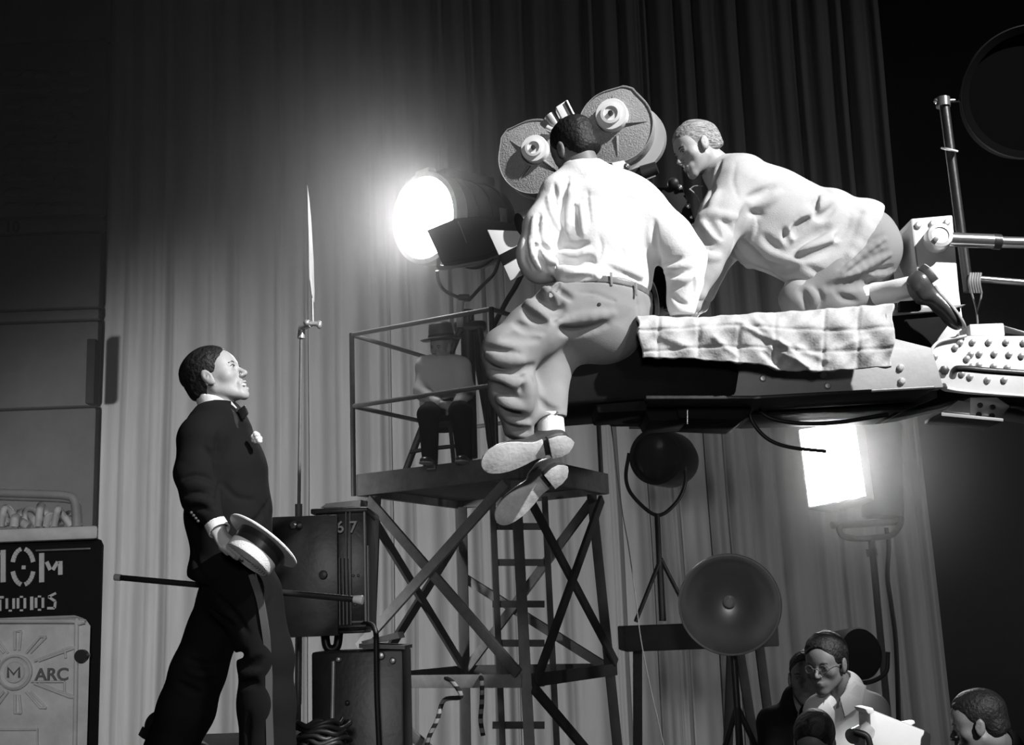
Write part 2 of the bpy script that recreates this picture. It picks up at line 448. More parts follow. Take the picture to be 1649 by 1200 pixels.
# haze in the air of the stage: a thin even one, and fading balls added to make halos round the burning lamps
def haze(name, dens, loc, size, label, ball=False):
    hz = bpy.data.materials.new(name); hz.use_nodes = True; nt = hz.node_tree; nt.nodes.clear()
    o_ = nt.nodes.new('ShaderNodeOutputMaterial'); v_ = nt.nodes.new('ShaderNodeVolumeScatter')
    v_.inputs['Density'].default_value = dens; v_.inputs['Anisotropy'].default_value = .3; v_.inputs['Color'].default_value = (1, 1, 1, 1)
    nt.links.new(v_.outputs[0], o_.inputs['Volume'])
    if ball:
        tc = nt.nodes.new('ShaderNodeTexCoord'); g = nt.nodes.new('ShaderNodeTexGradient'); g.gradient_type = 'QUADRATIC_SPHERE'
        mu = nt.nodes.new('ShaderNodeMath'); mu.operation = 'MULTIPLY'; mu.inputs[1].default_value = dens
        mp = nt.nodes.new('ShaderNodeMapping'); mp.inputs['Scale'].default_value = tuple(1/x for x in size)
        nt.links.new(tc.outputs['Object'], mp.inputs[0]); nt.links.new(mp.outputs[0], g.inputs[0]); nt.links.new(g.outputs['Fac'], mu.inputs[0]); nt.links.new(mu.outputs[0], v_.inputs['Density'])
        b = MB(); b.ball((0, 0, 0), size, 4); o = b.build(name, hz); o.location = loc
    else: o = MB().box(loc, size).build(name, hz)
    return tag(o, label, 'haze', kind='stuff')
haze('haze', .006, (0, 9.0, 4.6), (11, 7.2, 9), 'thin even haze hanging in the air over the stage')
haze('arc_halo_haze', .13, P(672, 345, 9.1), (2.3, 1.7, 2.0), 'haze ball added for the halo round the big round arc lamp', True)
haze('lamp_halo_haze', .16, P(1345, 750, 7.1), (1.1, 1.0, 1.1), 'haze ball added for the halo round the square lamp under the boom', True)
def PZ(px, py, z):
    "the point at height z that the photograph shows at (px, py)"
    d = F_*FPX + R_*(px-W/2) - U_*(py-H/2)
    return CAM + d*((z-CAM.z)/d.z)
def lerp(a, b, t): return Vector(a)*(1-t)+Vector(b)*t
# ------------------------------------------------------------------ timber lamp tower
Nb = P(838, 770, 8.7); dz = Nb.z
Lb = PZ(578, 799, dz); Rb = P(978, 812, 10.1); Rb.z = dz
Bb = Lb+Rb-Nb
t = thing('lamp_tower', ((Lb+Rb)/2).xy.to_3d(), 'tall grey timber lamp tower with crossed braces and pipe rails', 'tower')
TH = .165
b = MB(); b.prism([Lb+Vector((0, 0, .06)), Nb+Vector((0, 0, .06)), Rb+Vector((0, 0, .06)), Bb+Vector((0, 0, .06))], (0, 0, .05)); b.build('deck', 'wood_dark', t)
for A, B in ((Lb, Nb), (Nb, Rb), (Rb, Bb), (Bb, Lb)):
    MB().bar(A+Vector((0, 0, TH/2)), B+Vector((0, 0, TH/2)), TH, .045, (0, 0, 1).__class__((0, 1, 0)) if 0 else (B-A).cross(Vector((0, 0, 1)))).build('fascia_board', 'wood', t)
cen = (Lb+Rb)/2
def inset(p, k, z): q = lerp(p, cen, k); q.z = z; return q
zb = P(842, 1098, 8.6).z                              # height of the ring beam
legs = {}
for nm, p in (('L', Lb), ('N', Nb), ('R', Rb), ('B', Bb)):
    top = inset(p, .13, dz); bot = inset(p, -.02, 0); legs[nm] = (top, bot)
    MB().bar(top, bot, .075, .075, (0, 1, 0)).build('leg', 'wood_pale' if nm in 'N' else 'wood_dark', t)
def on(nm, z, k=0):
    a, b_ = legs[nm]; f = (dz-z)/dz; return lerp(a, b_, f)
fd = Vector((0, -.05, 0))
def brace(p, q, zp, zq, off, m='wood', wd=.075):
    o = Vector(off); n = (on(q, 1)-on(p, 1)).cross(Vector((0, 0, 1))).normalized()
    MB().bar(on(p, zp)+o, on(q, zq)+o, wd, .03, n).build('brace', m, t)
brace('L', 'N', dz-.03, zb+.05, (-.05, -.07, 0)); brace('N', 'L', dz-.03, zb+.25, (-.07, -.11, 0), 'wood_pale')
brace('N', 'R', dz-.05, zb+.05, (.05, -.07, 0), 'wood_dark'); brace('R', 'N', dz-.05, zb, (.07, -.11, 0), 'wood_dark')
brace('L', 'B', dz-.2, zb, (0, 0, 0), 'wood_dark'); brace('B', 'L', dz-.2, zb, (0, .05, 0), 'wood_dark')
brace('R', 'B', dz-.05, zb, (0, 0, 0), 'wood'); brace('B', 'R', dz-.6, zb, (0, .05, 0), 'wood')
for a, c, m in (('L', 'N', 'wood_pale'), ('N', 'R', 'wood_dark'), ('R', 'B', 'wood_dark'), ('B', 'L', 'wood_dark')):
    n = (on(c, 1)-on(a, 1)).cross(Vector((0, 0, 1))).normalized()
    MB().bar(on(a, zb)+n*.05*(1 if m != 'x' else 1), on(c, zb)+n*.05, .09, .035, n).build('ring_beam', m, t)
# lower braces
brace('L', 'N', zb-.05, .3, (-.05, -.05, 0), 'wood'); brace('N', 'R', zb-.05, .3, (.05, -.05, 0), 'wood_dark')
# rails
rz = [P(563, 540, Lb.y).z, P(563, 655, Lb.y).z]
rl = lambda p, z: Vector((p.x, p.y, z))
cor = [lerp(Lb, cen, -.04), lerp(lerp(Nb, Lb, .13), cen, .04), lerp(Rb, cen, .04), lerp(Bb, cen, .04)]
for p in cor:
    MB().tube([rl(p, dz), rl(p, rz[0]+.012)], .02, smooth=0).build('rail_post', 'dark', t)
for z in rz:
    for i in range(4):
        MB().tube([rl(cor[i], z), rl(cor[(i+1) % 4], z)], .018, smooth=0).build('rail', 'grey', t)
# ladder inside the tower
ld = MB(); ly = 10.2
for px in (793, 877): ld.bar(P(px, 800, ly), Vector((P(px, 800, ly).x+(.02), ly, 0)), .05, .05)
ldo = ld.build('ladder', 'wood_dark', t)
for py in (848, 906, 973, 1036, 1100, 1168):
    MB().bar(P(793, py, ly), P(877, py, ly), .055, .03).build('rung', 'wood_dark', ldo)
# rope wound over the ring beam
mrope = mat('striped_rope', .3, .8); 
nt = mrope.node_tree; wv = nt.nodes.new('ShaderNodeTexWave'); wv.bands_direction = 'Z'; wv.inputs['Scale'].default_value = 5
cr = nt.nodes.new('ShaderNodeValToRGB'); cr.color_ramp.elements[0].color = (.02, .02, .02, 1); cr.color_ramp.elements[1].color = (.35, .35, .35, 1); cr.color_ramp.elements[0].position = .45; cr.color_ramp.elements[1].position = .55
tcn = nt.nodes.new('ShaderNodeTexCoord'); nt.links.new(tcn.outputs['Object'], wv.inputs['Vector']); nt.links.new(wv.outputs['Fac'], cr.inputs[0]); nt.links.new(cr.outputs[0], nt.nodes['Principled BSDF'].inputs['Base Color'])
for pts, lb in (([(718, 1092, 8.95), (730, 1100, 8.85), (742, 1122, 8.8), (715, 1128, 9.0), (704, 1160, 8.95), (690, 1190, 8.95), (683, 1230, 8.9)], 'striped rope twisted over the pale beam, left of the other rope'),
            ([(774, 1088, 8.95), (776, 1100, 8.78), (776, 1130, 8.8), (774, 1160, 8.8), (778, 1185, 8.8)], 'striped rope hanging straight down off the pale beam')):
    o = MB().tube([P(*p) for p in pts], .016).build('rope', mrope); tag(o, lb, 'rope', 'ropes tied to the tower beam')

# ------------------------------------------------------------------ big round arc lamp on its stand, on the tower
LY = 9.35; LC = P(690, 352, LY); ax = Vector((-.66, -.74, -.10)).normalized()
s9 = S(690, 352, LY)
t = thing('arc_lamp', P(752, 735, 9.5), 'big round studio arc lamp burning on a stand on the tower', 'lamp', 'burning studio lamps')
RL = .315
b = MB(); b.lathe([(RL*.99, .0), (RL*.97, .025), (RL*.8, .045), (0, .06)], LC, ax, 64); b.build('lens', 'glow', t)
b = MB(); b.lathe([(RL*1.0, -.03), (RL*1.0, .04), (RL*1.03, .055), (RL*1.15, .05), (RL*1.17, .0), (RL*1.17, -.06), (RL*1.1, -.07), (RL, -.07)], LC, ax, 64); b.build('lens_ring', 'lampgrey', t)
b = MB(); b.lathe([(RL*.98, -.06), (RL*1.1, -.07), (RL*1.08, -.60), (RL*1.02, -.68), (RL*.9, -.72), (0, -.73)], LC, ax, 48)
for k in range(3): b.lathe([(RL*1.08, -.2-.17*k), (RL*1.13, -.2-.17*k), (RL*1.13, -.23-.17*k), (RL*1.08, -.23-.17*k)], LC, ax, 48)
hs = b.build('housing', 'black', t)
upv = Vector((0, 0, 1)); upv = (upv-ax*upv.dot(ax)).normalized(); sd = ax.cross(upv).normalized()
rot = Matrix((sd, ax, upv)).transposed()
MB().box(LC-ax*.4+upv*.36, (.28, .58, .08), rot, .02).build('vent_cap', 'black', hs)
MB().box(LC-ax*.02+upv*.37, (.16, .10, .06), rot, .02).build('hood_latch', 'lampgrey', t)
MB().box(LC-ax*.5-sd*.34+upv*-.02, (.03, .07, .16), rot, .01).build('louvre', 'lampgrey', hs)
Q = lambda px, py, Y: P(px, py, Y)
b = MB(); b.prism([Q(687, 371, 9.0), Q(733, 352, 8.9), Q(768, 349, 8.85), Q(838, 363, 8.7), Q(826, 392, 8.65), Q(778, 412, 8.75), Q(712, 424, 8.95)], (.02, .03, -.02)); 
o = b.build('barn_door', 'matte', t)
MB().tube([Q(738, 356, 8.86), Q(757, 405, 8.82)], .004, smooth=0).build('seam', 'grey', o)
MB().tube([Q(706, 418, 9.02), Q(712, 431, 9.0), Q(760, 421, 8.9), Q(808, 408, 8.8), Q(836, 396, 8.8)], .02).build('lamp_rim', 'lampgrey', t)
b = MB(); b.tube([Q(704, 436, 9.2), Q(706, 452, 9.25), Q(716, 468, 9.35), Q(740, 480, 9.5)], .014); b.tube([Q(806, 412, 9.2), Q(796, 440, 9.3), Q(775, 462, 9.4), Q(755, 484, 9.5)], .014)
b.tube([Q(700, 352, 9.2)-sd*0, Q(704, 436, 9.2)], .014, smooth=0) if 0 else None
b.build('yoke', 'dark', t)
b = MB(); b.tube([Q(742, 478, 9.5), Q(741, 500, 9.5), Q(741, 528, 9.5)], .03); b.build('riser_rod', 'pale', t)
b = MB(); b.cyl(Q(752, 500, 9.55), Q(758, 738, 9.55), .055); b.build('column', 'dark', t)
b = MB(); b.box(Q(757, 527, 9.55), (.26, .12, .09), bevel=.03); b.box(Q(747, 480, 9.5), (.1, .1, .05), bevel=.02); b.build('stand_head', 'dark', t)
deckz = dz+.115
for (a, c) in (((742, 535, 9.5), (648, 738, 9.6)), ((772, 535, 9.5), (800, 700, 9.0)), ((760, 535, 9.6), (800, 735, 10.2))):
    e = Q(*c); e.z = deckz+.02
    MB().tube([Q(*a), lerp(Q(*a), e, .1)+Vector((0, 0, .03)), e], .028).build('stand_leg', 'dark', t)
o = MB().tube([Q(660, 728, 9.3), Q(700, 722, 9.3), Q(760, 716, 9.3)], .016).build('stand_brace', 'dark', t)
tag(MB().tube([Q(846, 430, 9.3), Q(830, 462, 9.3), Q(812, 492, 9.4), Q(790, 540, 9.4), Q(785, 600, 9.5), Q(786, 690, 9.5), Q(790, 722, 9.5)], .02).build('power_cable', 'rubber'), 'thick black cable running down from the big round arc lamp', 'cable')
# ------------------------------------------------------------------ tall rod with a narrow white flag
Y = 6.85
t = thing('flag_stand', (P(481, 1100, Y).x, Y, 0), 'tall thin stand rod holding a narrow white flag seen edge-on', 'stand')
p0 = P(481, 1100, Y); b = MB(); b.cyl((p0.x, Y, .04), P(480, 1130, Y), .016); b.build('lower_tube', 'pale', t)
b = MB(); b.cyl(P(480, 1135, Y), P(481, 1015, Y), .019); b.cyl(P(481, 1020, Y), P(481, 840, Y), .013); b.build('middle_tube', 'silver', t)
b = MB(); b.cyl(P(481, 845, Y), P(485, 540, Y), .0095); b.cyl(P(481, 838, Y), P(481, 812, Y), .02); b.build('upper_tube', 'grey', t)
b = MB(); b.cyl(P(485, 545, Y), P(486, 526, Y), .022, .018); b.cyl(P(484, 529, Y), P(500, 523, Y-.05), .016); b.cyl(P(500, 521, Y-.05), P(515, 522, Y-.05), .014); b.ball(P(514, 523, Y-.05), (.016, .016, .024)); b.ball(P(494, 520, Y-.08), .018)
b.build('clamp', 'silver', t)
b = MB(); b.cyl(P(504, 520, Y-.05), P(503, 480, Y-.05), .006); b.build('flag_rod', 'silver', t)
pl = [(494, 298, 6.80), (497, 320, 6.85), (500, 352, 6.92), (504, 420, 7.0), (505.5, 470, 7.02), (505, 488, 7.0), (501, 474, 6.84), (498, 450, 6.72), (497, 410, 6.66), (495, 350, 6.70)]
o = MB().prism([P(*q) for q in pl], (.004, 0, 0)).build('flag', 'cream', t)
for k in range(3):
    a = k*2*PI/3+.4; MB().tube([(p0.x, Y, .5), (p0.x+.45*math.cos(a), Y+.45*math.sin(a), .02)], .012, smooth=0).build('leg', 'dark', t)

# ------------------------------------------------------------------ lamp housing with the number 67
Y = 6.3; s = S(550, 900, Y)
t = thing('arc_lamp_housing', (P(533, 1100, Y).x, Y+.15, 0), 'black studio lamp housing marked 67 behind the dancer', 'lamp')
def pbox(mb, x0, y0, x1, y1, Y0, Y1, bevel=.006):
    a, c = P(x0, y1, Y0), P(x1, y0, Y0); xm = (x0+x1)/2; ym = (y0+y1)/2
    cx, cz = P(xm, ym, Y0).x, P(xm, ym, Y0).z; sc = S(xm, ym, Y0)
    return mb.box((cx, (Y0+Y1)/2, cz), ((x1-x0)*sc, Y1-Y0, (y1-y0)*sc*1.02), bevel=bevel)
b = MB(); pbox(b, 508, 824, 589, 1014, Y, Y+.45, .012); b.build('housing', 'black', t)
b = MB(); pbox(b, 500, 818, 592, 826, Y-.03, Y+.5); b.prism([P(516, 818, Y-.02), P(580, 816, Y-.02), P(581, 805, Y+.1), P(525, 811, Y+.1)], (0, .3, .02)); b.build('lid', 'dark', t)
b = MB(); pbox(b, 438, 833, 544, 1022, Y-.08, Y-.055, .004); sp = b.build('side_panel', 'black', t)
b = MB()
for x in (546, 552, 558): pbox(b, x, 900, x+1.6, 1010, Y-.05, Y, .001)
for x in (557, 563.5): pbox(b, x, 826, x+1.6, 1004, Y-.035, Y, .001)
pbox(b, 564, 1000, 586, 1003, Y-.035, Y, .001)
b.build('trim', 'lampgrey', t)
b = MB(); pbox(b, 586, 826, 589, 1002, Y-.045, Y, .002); pbox(b, 591.5, 880, 593.5, 1000, Y+.04, Y+.08, .002); b.build('edge_strip', 'pale', t)
b = MB(); pbox(b, 543, 1006, 590, 1012, Y-.06, Y+.2); pbox(b, 546, 1015, 588, 1020, Y-.05, Y+.2); b.build('bottom_rail', 'dark', t)
b = MB(); kx = P(474, 846, Y-.09); b.lathe([(.018, 0), (.02, .012), (.012, .02), (0, .02)], kx, (-.4, -1, .2)); b.build('knob', 'bright', sp)
b = MB(); b.lathe([(.016, 0), (.02, .012), (.012, .03), (0, .035)], P(481, 847, Y-.085), (.3, -1, 0)); b.build('knob', 'dark', sp)
b = MB(); b.lathe([(.014, 0), (.022, .015), (.02, .03), (0, .035)], P(521, 926, Y-.08), (0, -1, 0)); b.build('knob', 'dark', sp)
b = MB(); b.ball(P(569, 927, Y-.01), .007, 2); b.ball(P(577, 927, Y-.01), .007, 2); b.ball(P(572, 974, Y-.01), .007, 2); b.build('screws', 'bright', t)
for ch, x in (('6', 541), ('7', 562)):
    me = text_mesh(ch, .082, P(x, 858, Y-.037), (1, 0, 0), (0, 0, 1), .002); link('digit', me, 'pale', t)
pbox(MB(), 0, 0, 1, 1, Y, Y+.1)
b = MB(); b.tube([P(523, 1018, Y+.1), P(526, 1040, Y+.1), P(534, 1046, Y+.1), P(543, 1040, Y+.1), P(546, 1018, Y+.1)], .022); b.build('yoke', 'black', t)
b = MB(); q = P(533, 1046, Y+.1); b.cyl(q, (q.x, q.y, .0), .02); b.ball(P(533, 1060, Y+.08), .03); b.ball(P(533, 1086, Y+.08), .026); b.build('stand_pole', 'silver', t)
o = MB().tube([P(584, 1004, 6.28), P(598, 1006, 6.2), P(605, 1018, 5.9), P(606, 1045, 5.85), P(607, 1120, 5.85), P(611, 1220, 5.85), P(612, 1330, 5.85)], .0125).build('power_cable', 'rubber')
tag(o, 'black cable looping down from the lamp housing marked 67', 'cable')

# ballast box below it
Y = 6.0
c = P(575, 1048, Y)
t = thing('ballast_box', (c.x, Y+.22, 0), 'big black steel equipment box standing below the lamp marked 67', 'box')
b = MB(); w2 = 148*S(575, 1100, Y); b.box((c.x, Y+.22, c.z/2), (w2, .44, c.z), bevel=.012); b.build('body', 'black', t)
b = MB(); b.prism([P(578, 1037, Y-.02), P(652, 1040, Y-.02), P(652, 1046, Y-.02), P(578, 1044, Y-.02)], (0, .4, 0)); b.build('lid', 'grey', t)
b = MB(); b.prism([P(582, 1033, Y+.05), P(640, 1018, Y+.05), P(643, 1028, Y+.05), P(584, 1040, Y+.05)], (0, .3, 0)); b.build('lid_flap', 'lampgrey', t)
for (x, y, r) in ((614, 1056, .02), (633, 1064, .016), (546, 1062, .014), (560, 1132, .012)):
    MB().lathe([(r*.8, 0), (r, .012), (r*.7, .03), (0, .034)], P(x, y, Y), (0, -1, 0)).build('knob', 'silver' if r > .013 else 'dark', t)
MB().tube([P(537, 1065, Y-.02), P(536, 1120, Y-.02), P(534, 1200, Y-.02), P(533, 1290, Y-.02)], .01).build('conduit', 'silver', t)
# coil of cable at the foot
b = MB(); pts = []
for k in range(70):
    a = k*.55; pts.append(P(520, 1192, 5.6)+Vector(((.10+.02*math.sin(k*.9))*math.cos(a), .1*math.sin(a), -.03+.0016*k+.012*math.sin(k*2.1))))
b.tube(pts, .011, smooth=3); o = b.build('cable_coil', 'dark'); tag(o, 'tangled coil of dark cable lying low between dancer and black box', 'cable coil')
c5 = P(520, 1192, 5.6); b = MB(); b.box((c5.x, 5.6, (c5.z-.06)/2), (.34, .3, c5.z-.06), bevel=.01); tag(b.build('apple_box', 'wood_dark'), 'dark wooden box carrying the tangled cable coil', 'box')

# ------------------------------------------------------------------ close arc lamp at the left edge
Y = 3.4; s = S(80, 1000, Y)
t = thing('arc_lamp', (P(60, 1100, Y).x, Y+.25, 0), 'close grey arc lamp head with sunburst casting at the left edge', 'lamp')
xl_ = P(-150, 1000, Y).x
def fx(px, py): q = P(px, py, Y); return q
def fb(x0, y0, x1, y1, Y0, Y1, bevel):
    A, B, D_ = P(x0, y0, Y0), P(x1, y1, Y0), P(x1-3, y0, Y1); z0, z1 = B.z, P(x1, y0, Y0).z
    return MB().prism([(A.x, Y0, z0), (B.x, Y0, z0), (D_.x, Y1, z0), (A.x+D_.x-B.x, Y1, z0)], (0, 0, z1-z0), bevel)
body = fb(-150, 866, 151, 1500, Y, Y+.45, .02).build('housing', 'matte', t)
fb(-156, 846, 157, 868, Y-.02, Y+.48, .008).build('lid', 'casting', t)
fb(58, 882, 146, 885, Y-.008, Y+.01, .001).build('seam_strip', 'grey', body)
pl = fb(-150, 990, 137, 1500, Y-.03, Y+.02, .03).build('door_casting', 'casting', t)
b = MB(); rim = [fx(-150, 1001), fx(122, 1001), fx(129, 1006), fx(130, 1020), fx(126, 1300)]
b.tube([Vector((q.x, Y-.032, q.z)) for q in rim], .006, smooth=3)
def rp(x, y, r=.0): return P(x, y, Y-.034)
for a in range(0, 360, 30):
    if a == 0: continue
    ca, sa = math.cos(math.radians(a)), math.sin(math.radians(a)); x0, y0 = 24+36*ca, 1083-36*sa; L = 44 if a in (30, 330) else 30
    x1, y1 = x0+L*ca*1.5, y0-L*sa
    b.tube([rp(x0, y0), rp(x1, y1), rp(x1+10, y1)], .0035, smooth=0)
    b.tube([rp(x0+7, y0), rp(x1+10, y1)], .003, smooth=0)
b.tube([rp(104, 1044), rp(106, 1060)], .003, smooth=0); b.tube([rp(104, 1098), rp(104, 1116)], .003, smooth=0); b.tube([rp(50, 1098), rp(104, 1098)], .003, smooth=0)
b.tube([rp(-60, 1175), rp(60, 1175), rp(60, 1260)], .0035, smooth=0)
q = P(24, 1083, Y-.034); b.lathe([(.046, 0), (.046, .008), (.041, .012), (.038, .006), (.029, .004), (.026, .010), (0, .010)], (q.x, Y-.03, q.z), (0, -1, 0))
b.build('sunburst_relief', 'casting', pl)
b = MB()
for k, pts in enumerate(([(15, 1091), (15, 1075), (24, 1086), (33, 1075), (33, 1091)],)): b.tube([rp(x, y)+Vector((0, -.009, 0)) for x, y in pts], .003, smooth=0)
b.build('monogram', 'grey', pl)
me = text_mesh('ARC', .045, rp(56, 1096)+Vector((0, .002, 0)), (1, 0, -.02), (0, 0, 1), .004); link('lettering', me, 'grey', pl)
# stencilled letters
b = MB(); yy = Y-.003
def sb(x0, y0, x1, y1, wd=6):
    a, c = fx(x0, y0), fx(x1, y1); a.y = c.y = yy; b.bar(a, c, wd*s, .004, (0, 1, 0), 0)
for x0 in (-36, 6): sb(x0, 886, x0, 938, 8)
sb(-30, 890, -17, 918, 6); sb(0, 890, -13, 916, 6)
arc = lambda cx, cy, rx, ry, a0, a1: [sb(cx+rx*math.cos(math.radians(a)), cy-ry*math.sin(math.radians(a)), cx+rx*math.cos(math.radians(a+d_)), cy-ry*math.sin(math.radians(a+d_)), 7) for d_ in [(a1-a0)/5] for a in [a0+(a1-a0)*i/5 for i in range(5)]]
arc(38, 913, 17, 29, 15, 80); arc(38, 913, 17, 29, 100, 165); arc(38, 913, 17, 29, 195, 260); arc(38, 913, 17, 29, 280, 345); sb(36, 914, 42, 914, 6)
sb(68, 891, 68, 938, 8); sb(76, 905, 82, 918, 6); sb(94, 905, 86, 918, 6); sb(98, 904, 98, 926, 7)
x = -24
for ch in 'STUDIOS':
    h0, h1 = 962-x*.02, 984-x*.03
    if ch == 'S': h0 -= 5; h1 -= 4; sb(x+14, h0, x+2, h0+6, 4); sb(x+2, h0+6, x+13, h0+13, 4); sb(x+13, h0+13, x+12, h1+2, 4); sb(x+12, h1+2, x, h1+2, 4)
    elif ch == 'T': sb(x, h0, x+13, h0, 4); sb(x+7, h0+4, x+7, h1, 4)
    elif ch == 'I': sb(x+4, h0, x+4, h1, 5)
    else:
        sb(x, h0+2, x, h1-3, 4); sb(x+11, h0+2, x+11, h1-3, 4)
        if ch in 'DO': sb(x+3, h0, x+8, h0, 3)
        sb(x+3, h1, x+8, h1, 3)
    x += 11 if ch == 'I' else 18
b.build('stencil_lettering', 'casting', body)
b = MB(); pts = [(-150, 790), (60, 796), (108, 799), (119, 806), (122, 820), (123, 848)]
b.tube([P(x, y, Y+.02) for x, y in pts], .012); b.tube([P(x+4, y+6, Y+.4) for x, y in pts], .012); b.tube([P(119, 806, Y+.02), P(123, 812, Y+.4)], .01, smooth=0); b.build('guard_frame', 'lampgrey', t)
b = MB()
rs = random.Random(9)
for k in range(14):
    x = -40+k*11+rs.uniform(-6, 6); h_ = rs.uniform(14, 34); y_ = Y+rs.uniform(.08, .32)
    b.tube([P(x, 848, y_), P(x+rs.uniform(-4, 8), 848-h_, y_), P(x+rs.uniform(10, 20), 848-h_*rs.uniform(.6, 1), y_+.03), P(x+rs.uniform(18, 30), 848, y_+.03)], rs.uniform(.006, .013))
b.build('cable_bundle', 'pale', t)
b = MB(); b.cyl(fx(139, 1056)-Vector((0, .045, 0)), fx(139, 1056), .017); b.build('door_knob', 'rubber', t)
b = MB(); p_ = fx(60, 1300); b.cyl((p_.x, Y+.22, .0), (p_.x, Y+.22, P(60, 1500, Y).z+.02), .04); b.build('stand_pole', 'dark', t)

# ------------------------------------------------------------------ square burning lamp on its stand
Y = 7.3
t = thing('box_lamp', (P(1405, 1100, Y).x, Y+.1, 0), 'square burning studio lamp on a stand under the boom', 'lamp', 'burning studio lamps')
c4 = [P(1288, 693, Y-.12), P(1372, 680, Y+.08), P(1390, 798, Y+.08), P(1304, 815, Y-.12)]
MB().prism(c4, (.02, .02, 0)).build('lens', 'glow2', t)
bk = [P(1362, 682, Y+.1), P(1430, 676, Y+.14), P(1452, 838, Y+.14), P(1382, 842, Y+.1)]
b = MB(); back = Vector((.16, .36, .02)); n_ = len(c4)
bm_ = b.bm; A = [bm_.verts.new(q+Vector((.012, .014, 0))) for q in c4]; B = [bm_.verts.new(q+Vector((.30, .42, 0))*1.0) for q in c4]
cA = sum((Vector(q) for q in c4), Vector())/4
A2 = [bm_.verts.new(q+(q-cA)*.07) for q in c4]; B2 = [bm_.verts.new(q+(q-cA)*.04+Vector((.22, .42, 0))) for q in c4]
for i in range(4):
    j = (i+1) % 4; bm_.faces.new((A2[i], A2[j], B2[j], B2[i])); bm_.faces.new((A[i], A[j], A2[j], A2[i]))
bm_.faces.new(B2)
for v in B: bm_.verts.remove(v)
b.build('housing', 'black', t)
q1, q2 = P(1418, 676, Y+.42), P(1421, 838, Y+.42)
b = MB(); b.lathe([(0, 0), (.10, 0), (.125, .02), (.13, .05), (.13, (q1-q2).length-.04), (.11, (q1-q2).length), (0, (q1-q2).length)], q2, q1-q2, 40); b.build('lamp_house', 'black', t)
b = MB(); b.cyl(P(1340, 846, Y+.1), P(1452, 840, Y+.3), .022); b.build('tray', 'grey', t)
b = MB(); b.tube([P(1350, 846, Y+.1), P(1356, 862, Y+.12), P(1380, 868, Y+.15), P(1410, 866, Y+.15), P(1436, 862, Y+.2), P(1448, 848, Y+.25), P(1452, 836, Y+.3)], .018); b.build('yoke', 'grey', t)
q0 = P(1403, 866, Y+.15); b = MB(); b.cyl(q0, (q0.x, q0.y, .0), .02); b.cyl(P(1403, 884, Y+.15), P(1405, 896, Y+.15), .032); b.build('stand_pole', 'grey', t)
for k in range(3):
    a = k*2*PI/3+.9; MB().tube([(q0.x, q0.y, .85), (q0.x+.55*math.cos(a), q0.y+.55*math.sin(a), .02)], .015, smooth=0).build('leg', 'dark', t)
tag(MB().tube([P(1427, 850, 7.6), P(1431, 880, 7.6), P(1429, 930, 7.6), P(1436, 980, 7.6), P(1444, 1060, 7.6), P(1450, 1300, 7.6)], .014).build('power_cable', 'rubber'), 'thin dark cable hanging beside the square lamp stand', 'cable')

# ------------------------------------------------------------------ scoop reflector
Y = 7.4; c = P(1175, 974, Y); ax = Vector((-.16, -.94, -.18)).normalized(); R = 79*S(1175, 974, Y)
t = thing('scoop_reflector', (c.x, Y+.25, 0), 'round polished scoop reflector lamp on a dark stand, unlit', 'lamp')
b = MB(); prof = [(0, -.20), (R*.2, -.195), (R*.45, -.165), (R*.7, -.11), (R*.88, -.055), (R, 0), (R*1.02, .004), (R*1.03, -.006), (R*.9, -.07), (R*.7, -.125), (R*.45, -.18), (R*.2, -.21), (0, -.215)]
b.lathe(prof, c, ax, 64); b.build('reflector', mat('dull_metal_reflector', .34, .36, metal=.7, var=.1, bump=.05, bscale=12), t)
b = MB(); b.lathe([(R*1.0, .0), (R*1.03, .008), (R*1.045, 0), (R*1.03, -.012)], c, ax, 64); b.build('rim', 'silver', t)
b = MB(); b.lathe([(.016, -.2), (.016, -.14), (.034, -.13), (.036, -.1), (.02, -.085), (0, -.085)], c, ax, 24); b.build('lamp_cap', 'silver', t)
b = MB(); b.cyl(c-ax*.21, c-ax*.36, .08, .06); b.build('socket', 'black', t)
b = MB(); e = c-ax*.3; b.cyl(e, (e.x, e.y, 0), .022); b.build('stand_pole', 'black', t)
for k in range(3):
    a = k*2*PI/3+.3; MB().tube([(e.x, e.y, 1.15), (e.x+.5*math.cos(a), e.y+.5*math.sin(a), .02)], .018, smooth=0).build('leg', 'black', t)

# ------------------------------------------------------------------ unlit lamp behind the tower on a trestle
Y = 8.9; c = P(1056, 735, Y); s = S(1056, 735, Y); ax = Vector((-.45, -.85, .0)).normalized(); R = 46*s
t = thing('spot_lamp', (P(1068, 1000, Y).x, Y, P(1068, 1004, Y).z), 'dark unlit round lamp on a tripod behind the boom', 'lamp')
b = MB(); b.lathe([(R*.86, 0), (R, .0), (R*1.02, -.05), (R, -.3), (R*.85, -.42), (0, -.45)], c, ax); b.build('housing', 'black', t)
b = MB(); b.lathe([(0, -.02), (R*.5, -.01), (R*.88, -.03)], c, ax); b.build('lens', mat('dark_glass', .03, .12, spec=.8), t)
b = MB(); b.tube([P(1013, 730, Y), P(1008, 770, Y), P(1020, 800, Y), P(1058, 830, Y), P(1090, 808, Y), P(1104, 775, Y), P(1102, 740, Y)], .014); b.build('yoke', 'dark', t)
b = MB(); b.cyl(P(1058, 828, Y), P(1066, 1000, Y), .02); b.build('stand_pole', 'dark', t)
for e in ((1024, 1006), (1110, 940), (1070, 1003)):
    q = P(*e, Y-.1 if e[0] < 1060 else Y+.2); q.z = P(1068, 1004, Y).z+.02; MB().tube([P(1064, 900, Y), q], .015, smooth=0).build('leg', 'dark', t)
z8 = P(1068, 1006, Y).z
t = thing('trestle', (P(1120, 1100, Y).x, Y, 0), 'dark timber trestle carrying the unlit round lamp', 'trestle')
